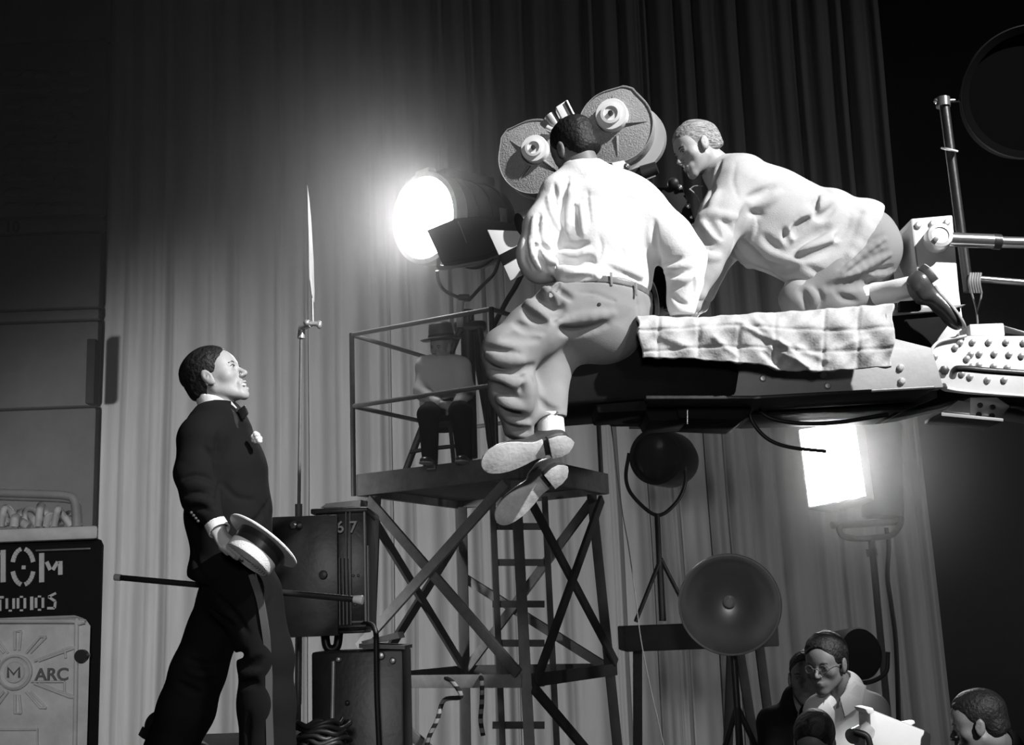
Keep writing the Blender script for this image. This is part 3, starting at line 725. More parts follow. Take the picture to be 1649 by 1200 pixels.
xa, xb = P(1000, 1020, Y).x, P(1240, 1020, Y).x
MB().box(((xa+xb)/2, Y, z8-.085), (xb-xa, .6, .17), bevel=.01).build('beam', 'wood_dark', t)
for x, dx in ((xa+.1, -.08), (xa+.75, -.16), (xa+.8, .14), (xb-.1, .08)):
    MB().bar((x, Y-.1, z8-.17), (x+dx, Y-.1, 0), .06, .05).build('leg', 'wood_dark', t)
# dark lamp low on the right behind the crew
Y = 6.9; c = P(1388, 1052, Y); 
t = thing('fill_lamp', (c.x, Y+.1, 0), 'dark round lamp head low behind the man in glasses', 'lamp')
b = MB(); b.lathe([(.13, 0), (.14, -.02), (.14, -.2), (.1, -.28), (0, -.3)], c, (.35, -.9, .1)); b.lathe([(0, 0), (.125, -.01)], c, (.35, -.9, .1)); b.build('housing', 'matte', t)
b = MB(); b.cyl((c.x-.05, Y+.15, c.z-.12), (c.x-.05, Y+.15, 0), .02); b.build('stand_pole', 'black', t)
b = MB(); b.tube([P(1344, 1050, Y), P(1352, 1085, Y), P(1390, 1100, Y), P(1425, 1085, Y), P(1430, 1050, Y)], .012); b.build('yoke', 'black', t)

# thin wire hanging from the boom
tag(MB().tube([P(x, y, 4.9) for x, y in ((980, 655), (986, 700), (993, 760), (1003, 830), (1012, 880), (1022, 950), (1032, 1030), (1048, 1110), (1064, 1180), (1080, 1250))], .0022, seg=6).build('thin_wire', 'grey'), 'thin wire hanging down in a long curve from the boom', 'wire')
# ------------------------------------------------------------------ camera crane: boom arm, post, rivet plate
BY = 4.62
t = thing('camera_crane', P(1300, 655, BY+.3), 'riveted grey camera crane boom arm carrying the film crew', 'crane')
crane = t
def pp(pts, Y, dy, bevel=.004): return MB().prism([P(x, y, Y) for x, y in pts], (0, dy, 0), bevel)
# platform deck (top seen edge on) and its dark side
pp([(1015, 519), (1436, 498), (1438, 524), (1030, 545)], 4.42, .62).build('platform', 'boom', t)
web = pp([(1040, 560), (1440, 545), (1500, 560), (1520, 624), (1215, 640), (1040, 640)], 4.47, .06).build('boom_web', 'boom', t)
pp([(870, 585), (1040, 560), (1440, 545), (1500, 560), (1520, 624), (1215, 640), (1000, 640), (880, 634)], 5.05, .06).build('boom_web', 'boom', t)
fl = pp([(1040, 637), (1215, 637), (1505, 621), (1508, 626), (1215, 643), (1040, 643)], 4.42, .72).build('lower_flange', 'dark', t)
pp([(1205, 640), (1508, 624), (1510, 640), (1460, 660), (1215, 668)], 4.7, .36).build('lower_chord', 'dark', t)
for (x, y) in ((1450, 592), (1452, 614), (1325, 604), (1332, 622), (1228, 610)):
    MB().lathe([(.013, 0), (.013, .006), (.009, .012), (0, .013)], P(x, y, 4.47), (0, -1, 0), 12).build('bolt', 'silver', web)
# dark head casting; its long right end stands in for shade on the web
pp([(862, 560), (900, 552), (1035, 545), (1180, 562), (1192, 600), (1186, 638), (1040, 644), (905, 655), (880, 632), (866, 600)], 4.46, .5, .02).build('head_casting_and_shade', 'matte', t)
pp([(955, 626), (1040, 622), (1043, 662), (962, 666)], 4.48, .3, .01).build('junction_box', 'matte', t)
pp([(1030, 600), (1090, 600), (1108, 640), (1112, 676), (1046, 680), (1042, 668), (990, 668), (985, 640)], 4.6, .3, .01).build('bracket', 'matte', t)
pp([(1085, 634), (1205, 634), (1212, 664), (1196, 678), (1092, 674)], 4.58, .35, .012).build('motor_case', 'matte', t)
MB().cyl(P(1107, 660, 4.58), P(1107, 683, 4.58), .004).build('pin', 'bright', t)
# right end: tray, post, rivet plate
pp([(1436, 503), (1545, 492), (1548, 500), (1530, 520), (1500, 560), (1436, 556)], 4.70, .4, .006).build('seat_tray', 'matte', t)  # coloured matt black to stand in for the shade on the tray
pp([(1440, 499), (1556, 490), (1530, 499), (1440, 507)], 4.68, .4, .002).build('tray_edge', 'lampgrey', t)
pp([(1449, 485), (1482, 483), (1484, 499), (1449, 501)], 4.62, .03, .003).build('catch', 'matte', t)
post = pp([(1467, 352), (1534, 346), (1545, 470), (1557, 560), (1500, 566), (1485, 500)], 4.80, .3, .006).build('post', 'white', t)
MB().prism([P(1467, 353, 4.80), P(1485, 500, 4.80), P(1468, 500, 5.2), P(1447, 396, 5.2)], (.006, 0, 0)).build('post_side', 'boom', t)
for (x, y) in ((1478, 363), (1501, 361), (1524, 359), (1538, 501), (1546, 541)):
    MB().lathe([(.014, 0), (.014, .007), (.009, .012), (0, .013)], P(x, y, 4.80), (0, -1, 0), 12).build('bolt', 'silver', post)
hub = MB().lathe([(.052, 0), (.052, .06), (.048, .068), (.034, .070), (.033, .066), (0, .066)], P(1507, 388, 4.80), (-.05, -1, .05)).build('pivot_disc', 'silver', t)
MB().lathe([(.01, 0), (.01, .008), (0, .012)], P(1506, 386, 4.725), (0, -1, 0), 12).build('pivot_bolt', 'grey', hub)
b = MB(); b.cyl(P(1528, 386, 4.76), P(1602, 389, 4.76), .029); b.cyl(P(1608, 390, 4.76), P(1720, 393, 4.76), .023); b.build('upper_strut', 'bright', t)
b = MB(); b.cyl(P(1599, 389, 4.76), P(1611, 390, 4.76), .031); b.build('strut_collar', 'dark', t)
b = MB(); b.cyl(P(1560, 448, 5.0), P(1730, 462, 5.0), .014); b.build('lower_strut', 'bright', t)
b = MB()
for k in range(5): b.tube([P(1563+4*k, 440, 4.97), P(1561+4*k, 455, 4.96), P(1564+4*k, 472, 4.97)], .006)
b.tube([P(1564, 470, 4.97), P(1570, 490, 4.97), P(1573, 505, 4.97), P(1575, 530, 4.97)], .004); b.tube([P(1581, 470, 4.97), P(1578, 488, 4.97), P(1573, 503, 4.97)], .004)
b.build('wire_tie', 'grey', t)
plate = pp([(1500, 566), (1512, 552), (1552, 541), (1720, 541), (1720, 642), (1649, 637), (1560, 631), (1528, 627), (1508, 617), (1496, 600), (1494, 580)], 4.60, .05, .004).build('rivet_plate', 'white', t)
MB().tube([P(x, y, 4.59) for x, y in ((1556, 541), (1512, 551), (1497, 570), (1494, 585), (1499, 604), (1512, 619), (1530, 627), (1570, 632), (1649, 638), (1720, 643))], .006).build('plate_rim', 'white', t)
riv = [(1546, 552), (1566, 551), (1592, 551), (1620, 551), (1648, 552), (1557, 578), (1563, 571), (1577, 570), (1601, 570), (1625, 571), (1565, 590), (1576, 588), (1600, 590), (1622, 592), (1562, 607), (1590, 612), (1549, 602), (1617, 612), (1645, 573), (1505, 575), (1538, 560)]
for (x, y) in riv:
    MB().lathe([(.0125, 0), (.0115, .007), (.006, .011), (0, .012)], P(x, y, 4.60), (-.1, -1, .1), 14).build('rivet', 'silver', plate)
MB().lathe([(.018, 0), (.018, .012), (.009, .016), (0, .016)], P(1520, 597, 4.60), (0, -1, 0), 6).build('hex_bolt', 'dark', plate)
MB().tube([P(1534, 606, 4.57), P(1538, 596, 4.5), P(1552, 594, 4.48), P(1600, 598, 4.47), P(1720, 606, 4.47)], .013).build('grab_bar', 'dark', t)
pp([(1561, 522), (1617, 520), (1619, 541), (1563, 541)], 4.62, .12, .006).build('top_box', 'white', t)
pp([(1600, 519), (1649, 533), (1720, 536), (1720, 541), (1649, 541), (1615, 536)], 4.7, .1, .004).build('lever', 'dark', t)
pp([(1519, 662), (1544, 645), (1562, 648), (1562, 668)], 4.66, .02, .002).build('gusset', 'lampgrey', t)
b = pp([(1516, 664), (1616, 674), (1616, 679), (1516, 670)], 4.62, .2, .002); b.build('lower_shelf', 'lampgrey', t)
u = pp([(1562, 640), (1606, 640), (1627, 654), (1612, 672), (1562, 668)], 4.68, .1, .004).build('under_bracket', 'silver', t)
for (x, y) in ((1578, 653), (1598, 656), (1576, 668), (1597, 670)): MB().lathe([(.011, 0), (.01, .007), (0, .01)], P(x, y, 4.68), (0, -1, 0), 10).build('bolt', 'dark', u)
pp([(1497, 600), (1720, 643), (1720, 668), (1560, 640), (1480, 660), (1440, 665), (1440, 640)], 4.75, .3, .01).build('turret', 'matte', t)
# supporting arm runs on out of the frame to the crane's column
pp([(1700, 541), (2050, 552), (2050, 660), (1700, 640)], 4.64, .5, .01).build('arm_extension', 'boom', t)
MB().box((P(2050, 600, 5).x+.2, 5.0, 1.3), (.4, .6, 2.6), bevel=.03).build('column', 'dark', t)
# tall pipe with small disc
b = MB(); b.cyl(P(1560, 470, 5.0), P(1520, 166, 5.0), .021); pipe = b.build('mast', 'black', t)
b = MB(); b.cyl(P(1519, 172, 5.0), P(1518, 158, 5.0), .03); b.cyl(P(1507, 163, 5.0), P(1556, 161, 5.0), .008); b.ball(P(1508, 163, 5.0), .012); b.build('mast_clamp', 'bright', t)
b = MB(); b.lathe([(0, -.005), (.036, -.003), (.036, .003), (0, .005)], P(1529, 241, 4.96), (.25, -.35, .9)); b.build('mast_disc', 'cream', t)

# quilt over the platform edge
def quilt():
    top = [(1026, 509), (1100, 512), (1200, 507), (1300, 500), (1380, 495), (1440, 489)]
    bot = [(1034, 575), (1120, 578), (1210, 585), (1270, 597), (1340, 598), (1438, 589)]
    def lin(L, u):
        k = min(int(u*(len(L)-1)), len(L)-2); f = u*(len(L)-1)-k; return (L[k][0]*(1-f)+L[k+1][0]*f, L[k][1]*(1-f)+L[k+1][1]*f)
    nu, nv = 170, 60; vs_, fs = [], []; rs = random.Random(5)
    def creas(x, y):      # quilting squares, creases and sags
        d = 0
        for c in (1060, 1125, 1190, 1248, 1327, 1382): d -= .006*math.exp(-((x-c+ (y-540)*.03)/3.2)**2)
        for c in (528, 562): d -= .0045*math.exp(-((y-c-4*math.sin(x*.02))/2.6)**2)
        for (ax_, ay, bx, by, am, wd) in ((1190, 520, 1265, 560, .012, 5), (1215, 515, 1290, 585, .010, 6), (1240, 560, 1300, 592, .012, 4), (1230, 570, 1262, 597, -.01, 5), (1150, 545, 1185, 572, .008, 5), (1285, 560, 1330, 580, .008, 5), (1350, 560, 1395, 545, .006, 5), (1060, 540, 1110, 560, .006, 6)):
            L2 = (bx-ax_)**2+(by-ay)**2; tt = max(0, min(1, ((x-ax_)*(bx-ax_)+(y-ay)*(by-ay))/L2)); dd = math.hypot(x-ax_-tt*(bx-ax_), y-ay-tt*(by-ay)); d += am*math.exp(-(dd/wd)**2)
        d += .006*math.sin(x*.045+y*.07)+.005*math.sin(x*.11-y*.09)+.003*math.sin(x*.23+y*.21)
        return d
    for j in range(nv):
        v = j/(nv-1)
        for i in range(nu):
            u = i/(nu-1); xt, yt = lin(top, u); xb_, yb = lin(bot, u)
            if v < .25:
                q = v/.25; p = P(xt, yt, 4.355); p = p+Vector((0, (1-q)*.30, .012*math.sin(q*PI*.5)-.006)); p.y += 0
                d = creas(xt, yt-8)*.5; p.z += d*.6
            else:
                q = (v-.25)/.75; x, y = xt+(xb_-xt)*q, yt+(yb-yt)*q
                x += 2.0*math.sin(q*9+u*3)*(u < .03 or u > .97)
                p = P(x, y, 4.35-.035*math.sin(min(1, q*3)*PI/2)+.02*q); p.y -= creas(x, y)
            vs_.append(p)
    for j in range(nv-1):
        for i in range(nu-1): a = j*nu+i; fs.append((a, a+1, a+nu+1, a+nu))
    me = bpy.data.meshes.new('quilt'); me.from_pydata(vs_, [], fs); me.update(); me.shade_smooth()
    o = link('moving_quilt', me, 'quilt'); so = o.modifiers.new('s', 'SOLIDIFY'); so.thickness = .014; so.offset = 1
    tag(o, 'white quilted pad hanging over the edge of the crane platform', 'quilt')
quilt()
# cables below the boom
for pts, r, lb in (([(1205, 655), (1212, 680), (1235, 706), (1270, 720), (1330, 727)], .0075, 'black cable sagging deepest below the boom, across the square lamp'),
               ([(1222, 662), (1245, 675), (1290, 682), (1350, 680), (1430, 668)], .008, 'black cable lying close along the underside of the boom'),
               ([(1115, 668), (1135, 680), (1160, 681), (1190, 670)], .006, 'short cable loop below the boom, left of the others')):
    tag(MB().tube([P(x, y, 4.66) for x, y in pts], r).build('hanging_cable', 'rubber'), lb, 'cable', 'cables below the boom')
# large dark lamp at the upper right
mvoid = mat('deep_black', .0016, .9, spec=.05)  # one even, extremely dark base colour
t = thing('large_lamp', P(1655, 145, 4.9), 'large dark round lamp at the upper right edge', 'lamp')
c = P(1660, 148, 4.9); ax = Vector((-.3, -.9, -.3)).normalized(); R = 104*S(1655, 145, 4.9)
b = MB(); b.lathe([(R*.9, 0), (R, .01), (R*1.02, -.03), (R*1.0, -.3), (R*.8, -.45), (0, -.5)], c, ax, 64); b.build('housing', mvoid, t)
b = MB(); b.lathe([(0, -.03), (R*.92, -.02)], c, ax, 48); b.build('lens', mvoid, t)
b = MB(); b.lathe([(R*.98, 0), (R*1.01, .01), (R*1.03, 0), (R*1.01, -.01)], c, ax, 64); b.build('rim', 'matte', t)
b = MB(); b.tube([P(1556, 161, 5.0), P(1566, 160, 5.05)], .012, smooth=0); b.build('mount', 'dark', t)

# ------------------------------------------------------------------ film camera
CY = 5.0
t = thing('film_camera', P(980, 500, CY+.1), 'big film camera with two round grey film magazines on top', 'camera')
def magazine(cx, cy, r, hx, hy, hr, corner, nrm, a0):
    c = P(cx, cy, CY); s = S(cx, cy, CY); ax = Vector(nrm).normalized(); R = r*s
    pts = []; N = 72
    xd = Vector((0, 0, 1)).cross(ax); xd = -xd.normalized() if xd.x < 0 else xd.normalized()
    zd = ax.cross(xd); zd = zd if zd.z > 0 else -zd
    ca = math.radians(corner)
    for k in range(N):
        a = k*2*PI/N; rr = R
        d = abs((a-ca+PI) % (2*PI)-PI)
        if d < .52: rr = R*min(1.0/math.cos(.52-d) if d < .52 else 1, 1.13) if d > .16 else R*1.09
        pts.append(c+xd*math.cos(a)*rr+zd*math.sin(a)*rr)
    m = MB().prism(pts, -ax*.13, .003).build('magazine', 'crackle', t)
    for k in range(4):
        a = math.radians(a0)+k*PI/2; d = xd*math.cos(a)+zd*math.sin(a); nn = xd*-math.sin(a)+zd*math.cos(a)
        MB().prism([c+d*R*.28-nn*.006, c+d*R*.28+nn*.006, c+d*R*.28+nn*.002+ax*.012, c+d*R*.84+ax*.002, c+d*R*.84-ax*.003], nn*.004).build('stiffening_rib', 'crackle', m)
    pts2 = [q+ax*.004 for q in pts]
    MB().tube(pts2+[pts2[0]], .0022, smooth=0, seg=6).build('seam_rim', 'lampgrey', m)
    h = P(hx, hy, CY); R2 = hr*s
    off = ax*((c-h).dot(ax)); h = h+off
    hb = MB().lathe([(R2, 0), (R2, .035), (R2*.96, .04), (R2*.66, .041), (R2*.64, .052), (R2*.45, .054), (R2*.43, .046), (R2*.2, .046), (0, .046)], h, ax, 48).build('hub', 'white', m)
    MB().lathe([(R2*.17, .046), (R2*.15, .06), (0, .062)], h, ax, 16).build('spindle', 'dark', hb)
    return c, R, ax
nrm = (-.26, -.96, -.08)
magazine(862, 252, 61, 864, 243, 22, 138, nrm, -40)
magazine(991, 203, 61, 987, 188, 26, 68, nrm, 0)
MB().cyl(P(1018, 222, CY+.05), P(1022, 225, CY+.16), .14, seg=48).build('magazine_back', 'silver', t)
pp([(895, 172), (914, 160), (928, 188), (908, 197)], 4.93, .05, .004).build('latch_block', 'white', t)
pp([(909, 164), (912, 162), (926, 190), (923, 191)], 4.92, .02, .001).build('latch_slot', 'matte', t)
b = MB(); b.cyl(P(884, 186, 4.97), P(900, 208, 4.97), .022); b.cyl(P(893, 212, 4.95), P(880, 205, 4.95), .012); b.build('belt_pulley', 'silver', t)
pp([(880, 200), (905, 188), (925, 196), (940, 225), (975, 290), (985, 330), (880, 330), (885, 270)], 5.0, .14, .01).build('magazine_throat', 'matte', t)
pp([(885, 300), (1085, 300), (1120, 350), (1110, 480), (1050, 500), (940, 500), (890, 420)], 4.98, .2, .015).build('body', 'matte', t)
b = MB(); b.cyl(P(1003, 288, 4.9), P(1040, 275, 4.86), .024); b.build('eyepiece', 'dark', t)
b = MB(); b.cyl(P(1034, 279, 4.86), P(1058, 270, 4.84), .031, .026); b.build('eyecup', 'rubber', t)
MB().tube([P(1022, 296, 4.84), P(1056, 283, 4.82)], .004, smooth=0).build('eyepiece_rail', 'bright', t)
pp([(985, 262), (1005, 258), (1013, 272), (990, 280)], 4.9, .04, .003).build('top_plate', 'white', t)
MB().ball(P(1009, 268, 4.88), .014).build('thumb_screw', 'bright', t)
# front: lens hood, pale sunshade board
b = MB(); b.cyl(P(888, 345, 4.95), P(838, 362, 4.9), .045, .05); b.build('lens', 'black', t)
pp([(785, 370), (833, 372), (853, 398), (853, 436), (822, 452)], 4.93, .012, .001).build('matte_box', 'pale', t)
pp([(803, 411), (852, 386), (853, 402), (810, 427)], 4.92, .01, .001).build('matte_box_band', 'matte', t)
# gear head, wheel
MB().lathe([(.075, -.008), (.085, -.008), (.085, .008), (.075, .008), (.075, -.008)], P(1048, 485, 4.66), (.9, -.4, 0), 40).build('hand_wheel', 'dark', t)
pp([(935, 488), (1060, 488), (1060, 545), (935, 555)], 4.8, .3, .02).build('gear_head', 'matte', t)
# view finder in front of the crouching man
t = thing('viewfinder', P(1095, 400, 4.93), 'black side viewfinder the crouching man looks into', 'viewfinder')
pp([(1062, 308), (1082, 296), (1098, 300), (1112, 330), (1122, 368), (1112, 378), (1085, 352), (1064, 325)], 4.86, .14, .012).build('housing', 'matte', t)
MB().ball(P(1085, 296, 4.86), (.026, .03, .026)).build('eyecup', 'rubber', t)
b = MB()
for (x, y, r) in ((1095, 302, .012), (1108, 332, .011), (1113, 350, .008), (1116, 362, .008), (1119, 372, .015), (1111, 377, .012)): b.ball(P(x, y, 4.85), r)
b.build('focus_knob', 'bright', t)
MB().tube([P(x, y, 4.84) for x, y in ((1110, 306), (1118, 300), (1132, 300))], .003).build('cord', 'grey', t)
MB().tube([P(x, y, 4.84) for x, y in ((1110, 304), (1122, 316), (1129, 332), (1134, 348))], .0035).build('cord', 'grey', t)
MB().cyl(P(1092, 378, 4.93), P(1080, 500, 4.93), .03).build('support_tube', 'black', t)
# ------------------------------------------------------------------ people
def frame(fwd, up):
    f = Vector(fwd).normalized(); u = Vector(up); u = (u-f*u.dot(f)).normalized(); s = f.cross(u)
    return np.array([tuple(s), tuple(f), tuple(u)], np.float32)          # rows: side (his right), forward, up
def head_items(smile=0, thin=0):
    it = [('+', .01, ell_((0, -.012, .045), (.073, .094, .076))),
          ('+', .03, ell_((0, .032, -.015), (.060, .055, .082))),
          ('+', .03, ell_((0, .052, .032), (.056, .036, .042)))]
    for s in (-1, 1):
        it += [('+', .028, cone_((s*.050, .004, -.046), (s*.016, .066, -.092), .015, .014)),
               ('+', .02, ell_((s*.040, .056, -.018), (.022, .022, .020)))]
    it += [('+', .016, ell_((0, .074, -.098), (.020, .014, .015))),
           ('+', .014, cone_((-.030, .080, .020), (.030, .080, .020), .0085, .0085)),
           ('+', .016, ell_((0, .074, -.062), (.030, .016, .022)))]
    for s in (-1, 1): it.append(('-', .014, ell_((s*.031, .098, .002), (.015, .016, .0105))))
    it += [('+', .010, cone_((0, .084, .010), (0, .109, -.027), .0068, .0085)),
           ('+', .008, ell_((0, .098, -.033), (.012, .013, .006)))]
    for s in (-1, 1):
        it += [('+', .006, ball_((s*.0115, .095, -.032), .0062)), ('-', .004, ball_((s*.006, .101, -.041), .003)),
               ('+', .003, ell_((s*.031, .077, .004), (.0145, .012, .0125))),
               ('+', .003, cone_((s*.018, .086, .013), (s*.044, .080, .011), .0035, .003)),
               ('+', .003, cone_((s*.020, .086, -.004), (s*.042, .080, -.004), .003, .0025))]
    if smile:
        it += [('+', .006, cone_((-.026, .080, -.056), (0, .092, -.058), .006, .007)), ('+', .006, cone_((0, .092, -.058), (.026, .080, -.056), .007, .006)),
               ('+', .006, cone_((-.024, .077, -.060), (0, .088, -.081), .006, .008)), ('+', .006, cone_((0, .088, -.081), (.024, .077, -.060), .008, .006)),
               ('-', .004, ell_((0, .094, -.068), (.022, .017, .0085)))]
        for s in (-1, 1): it.append(('-', .012, cone_((s*.034, .084, -.036), (s*.036, .074, -.070), .0035, .0035)))
    else:
        it += [('+', .006, ell_((0, .090, -.059), (.021, .008, .005))), ('+', .006, ell_((0, .088, -.069), (.018, .009, .006))),
               ('-', .003, ell_((0, .099, -.0635), (.023, .006, .0016)))]
    for s in (-1, 1):
        rot = np.array([[1, 0, 0], [0, .96, -.26], [0, .26, .96]], np.float32)
        it += [('+', .006, ell_((s*.080, .003, -.001), (.0085, .019, .032), rot)), ('+', .006, ell_((s*.074, .012, -.022), (.008, .010, .012))),
               ('-', .004, ell_((s*.091, .008, .003), (.008, .011, .017), rot)), ('+', .003, cone_((s*.085, .001, -.010), (s*.086, .008, .004), .003, .003))]
    return it
def hair_items(line=.058, side=.03, nape=-.055, fluff=.006, recede=0):
    e = fluff
    it = [('+', .01, ell_((0, -.013, .046), (.074+e, .095+e, .078+e))),
          ('+', .02, ell_((0, -.052, -.010), (.062+e, .050+e, .060+e*.5)))]
    # the face and ears stay free
    it += [('-', .012, ell_((0, .105, -.015), (.085, .075-recede*.5, .085-recede))),
           ('-', .010, ell_((0, .060, -.06), (.2, .066, .088))),
           ('-', .006, cone_((-.12, .0, -.012), (.12, .0, -.012), .026, .026)),
           ('-', .008, half_((0, -.06, nape), (0, -.35, 1)) if 0 else half_((0, 0, nape), (0, .2, 1)))]
    return it
def loc(items, c, fr, sc):
    c = V3(c)
    return lambda Q: ev(items, ((Q-c)@fr.T/sc).astype(np.float32))*sc
def hp(c, fr, sc, p): return Vector(tuple(V3(c)+np.array(p, np.float32)@fr*sc))
def face_bits(t, c, fr, sc, body, smile=0, brow='brow'):
    for s in (-1, 1):
        b = MB(); b.tube([hp(c, fr, sc, (s*x, y, z)) for x, y, z in ((.014, .0905, .018), (.028, .0905, .0235), (.044, .080, .020))], .0032*sc, seg=8); b.build('eyebrow', brow, body)
        b = MB(); b.ball(hp(c, fr, sc, (s*.0315, .0845, .0035)), .0055*sc, 2); b.build('iris', 'eye', body)
        b = MB(); b.tube([hp(c, fr, sc, (s*x, y, z)) for x, y, z in ((.018, .0895, .008), (.031, .0915, .0115), (.044, .083, .007))], .0014*sc, seg=6); b.build('eyelashes', 'brow', body)
    if smile:
        b = MB(); b.tube([hp(c, fr, sc, p) for p in ((-.019, .077, -.062), (-.010, .0865, -.064), (0, .0895, -.065), (.010, .0865, -.064), (.019, .077, -.062))], .0042*sc, seg=8); b.build('teeth', 'tooth', body)
        b = MB(); b.tube([hp(c, fr, sc, p) for p in ((-.020, .078, -.064), (-.01, .084, -.076), (0, .087, -.079), (.01, .084, -.076), (.020, .078, -.064))], .0030*sc, seg=8); b.build('lip', 'lip', body)
class PX:
    "pixel places with a depth of their own; radii given in photo pixels"
    def __init__(s, Y): s.Y = Y
    def __call__(s, x, y, Y=None): return P(x, y, s.Y if Y is None else Y)
    def r(s, r_, Y=None): return r_*S(800, 600, s.Y if Y is None else Y)
def pchain(K, pts, k=.03, op='+'):
    "pts: (px, py, Y, radius px)"
    out = []
    for a, b in zip(pts, pts[1:]): out.append((op, k, cone_(P(*a[:3]), P(*b[:3]), a[3]*S(a[0], a[1], a[2]), b[3]*S(b[0], b[1], b[2]))))
    return out
def plimb(a, b, side, k=.03, dep=None):
    "a, b: (px, py, Y, half width px, half depth m)"
    return ('+', k, limb_(P(*a[:3]), P(*b[:3]), (a[3]*S(*a[:3]), a[4]), (b[3]*S(*b[:3]), b[4]), side))
def crease(a, b, r, k=.012):
    "a groove between two places (px, py, Y)"
    return ('-', k, cone_(P(*a), P(*b), r, r*.6))
def ridge(a, b, r, k=.015): return ('+', k, cone_(P(*a), P(*b), r, r*.7))
def hand(palm0, palm1, across, curl, L=.085, spread=.021, sc=1., thumb=1, r=.0085):
    "palm from the wrist palm0 to the knuckles palm1; four fingers beyond it bending towards curl, the thumb at the side"
    a, b = Vector(palm0), Vector(palm1); f = (b-a).normalized(); s = Vector(across).normalized(); c = Vector(curl).normalized()
    it = [('+', .012, limb_(a, b, (.028*sc, .016*sc), (.040*sc, .013*sc), s))]
    for i, (o, l) in enumerate(((-1.5, .82), (-.5, .97), (.5, 1.0), (1.5, .90))):
        p0 = b+s*o*spread*sc*.92-f*.01; d1 = (f*.9+c*.35).normalized(); d2 = (f*.45+c*.9).normalized(); d3 = (f*-.1+c).normalized()
        p1 = p0+d1*L*l*.45*sc; p2 = p1+d2*L*l*.32*sc; p3 = p2+d3*L*l*.24*sc
        it += [('+', .006, cone_(p0, p1, r*1.08*sc, r*sc)), ('+', .003, cone_(p1, p2, r*sc, r*.93*sc)), ('+', .003, cone_(p2, p3, r*.92*sc, r*.78*sc))]
    t0 = a+f*.022*sc+s*thumb*.022*sc; t1 = t0+(f*.6+s*thumb*.55+c*.4).normalized()*.042*sc; t2 = t1+(f*.8+s*thumb*.05+c*.6).normalized()*.032*sc
    it += [('+', .012, cone_(t0, t1, .013*sc, .0105*sc)), ('+', .004, cone_(t1, t2, .0105*sc, .0085*sc))]
    return it
def shoe(t, heel, toe_dir, up, L=.30, sc=1., leather='leather', sole='sole'):
    "heel: the back bottom edge of the heel"
    x = Vector(toe_dir).normalized(); z = Vector(up); z = (z-x*z.dot(x)).normalized(); y = z.cross(x)
    rot = np.array([tuple(x), tuple(y), tuple(z)], np.float32); c = V3(heel)
    Lp = lambda p: Vector(tuple(c+np.array(p, np.float32)@rot*sc))
    T = lambda it: loc(it, heel, rot, sc)
    up_it = [('+', .02, ell_((.045, 0, .055), (.045, .034, .050))), ('+', .03, cone_((.05, 0, .05), (.16, 0, .045), .036, .034)),
             ('+', .03, ell_((.215, .002, .036), (.078, .046, .034))), ('+', .03, cone_((.07, 0, .085), (.10, 0, .085), .035, .030)),
             ('&', .006, lambda Q: -(Q[:, 2]-.020)), ('-', .008, ell_((.052, 0, .125), (.046, .027, .035)))]
    w0, w1 = bounds([Lp((-.02, -.07, -.01)), Lp((.32, -.07, .14)), Lp((.32, .07, -.01)), Lp((-.02, .07, .14)), Lp((-.02, -.07, .14)), Lp((-.02, .07, -.01)), Lp((.32, -.07, -.01)), Lp((.32, .07, .14))], .01)
    sh = thing('shoe_part', (0, 0, 0), None, None) if 0 else None
    o = solid('shoe', [('+', .01, T(up_it))], w0, w1, .004, leather, t)
    outl = [(.092, .030), (.115, .027), (.14, .031), (.175, .044), (.215, .052), (.255, .049), (.285, .036), (.302, .012), (.302, -.012), (.285, -.032), (.25, -.043), (.21, -.045), (.17, -.040), (.14, -.033), (.115, -.030), (.092, -.032)]
    outl = catmull([Vector((a, b, 0)) for a, b in outl], 4)
    MB().prism([Lp((p.x, p.y, .014)) for p in outl], z*.010*sc, .002).build('sole', sole, o)
    hl = [(.004, -.014), (-.004, 0), (.004, .014), (.02, .030), (.045, .036), (.078, .034), (.078, -.034), (.045, -.036), (.02, -.030)]
    MB().prism([Lp((a, b, -.006)) for a, b in hl], z*.032*sc, .002).build('heel', leather, o)
    MB().prism([Lp((a, b, -.009)) for a, b in hl], z*.005*sc, .001).build('heel_tip', sole, o)
    b = MB()
    for k in range(4):
        b.tube([Lp((.125+.016*k, -.016, .083-.006*k)), Lp((.127+.016*k, 0, .088-.0065*k)), Lp((.125+.016*k, .016, .083-.006*k))], .0022*sc, seg=6)
    b.build('laces', 'rubber', o)
    return o

# ================================================================== the dancer
Y = 4.7; K = PX(Y)
t = thing('person', (P(400, 900, Y).x, Y, RZ), 'person in black dinner suit striding and looking up with a smile', 'person')
hc = P(347, 612, Y); fr = frame((.90, -.17, .40), (-.42, 0, .9)); sc = 1.09
HI = head_items(1); hd = loc(HI, hc, fr, sc)
wr = P(352, 858, 4.37); kn = P(370, 878, 4.34)
hand_it = hand(wr, kn, (.35, .8, .45), (.55, .62, -.55), sc=.95, thumb=-1)
body = [('+', .02, hd)] + pchain(K, [(340, 628, Y, 21), (352, 662, Y, 23), (355, 700, Y, 40)], .03)
body += [plimb((360, 710, Y, 42, .17), (372, 830, Y, 42, .12), (1, 0, 0)), plimb((372, 830, Y, 42, .12), (380, 930, Y, 44, .14), (1, 0, 0))]
body += pchain(K, [(330, 710, 4.52, 20), (322, 795, 4.44, 17), (350, 848, 4.38, 11), (354, 862, 4.37, 11)], .02)
body += pchain(K, [(392, 950, 4.6, 26), (426, 1080, 4.6, 22), (432, 1200, 4.6, 16), (432, 1240, 4.6, 14)], .03)
body += pchain(K, [(372, 950, 4.82, 26), (310, 1095, 4.85, 22), (250, 1235, 4.95, 15)], .03)
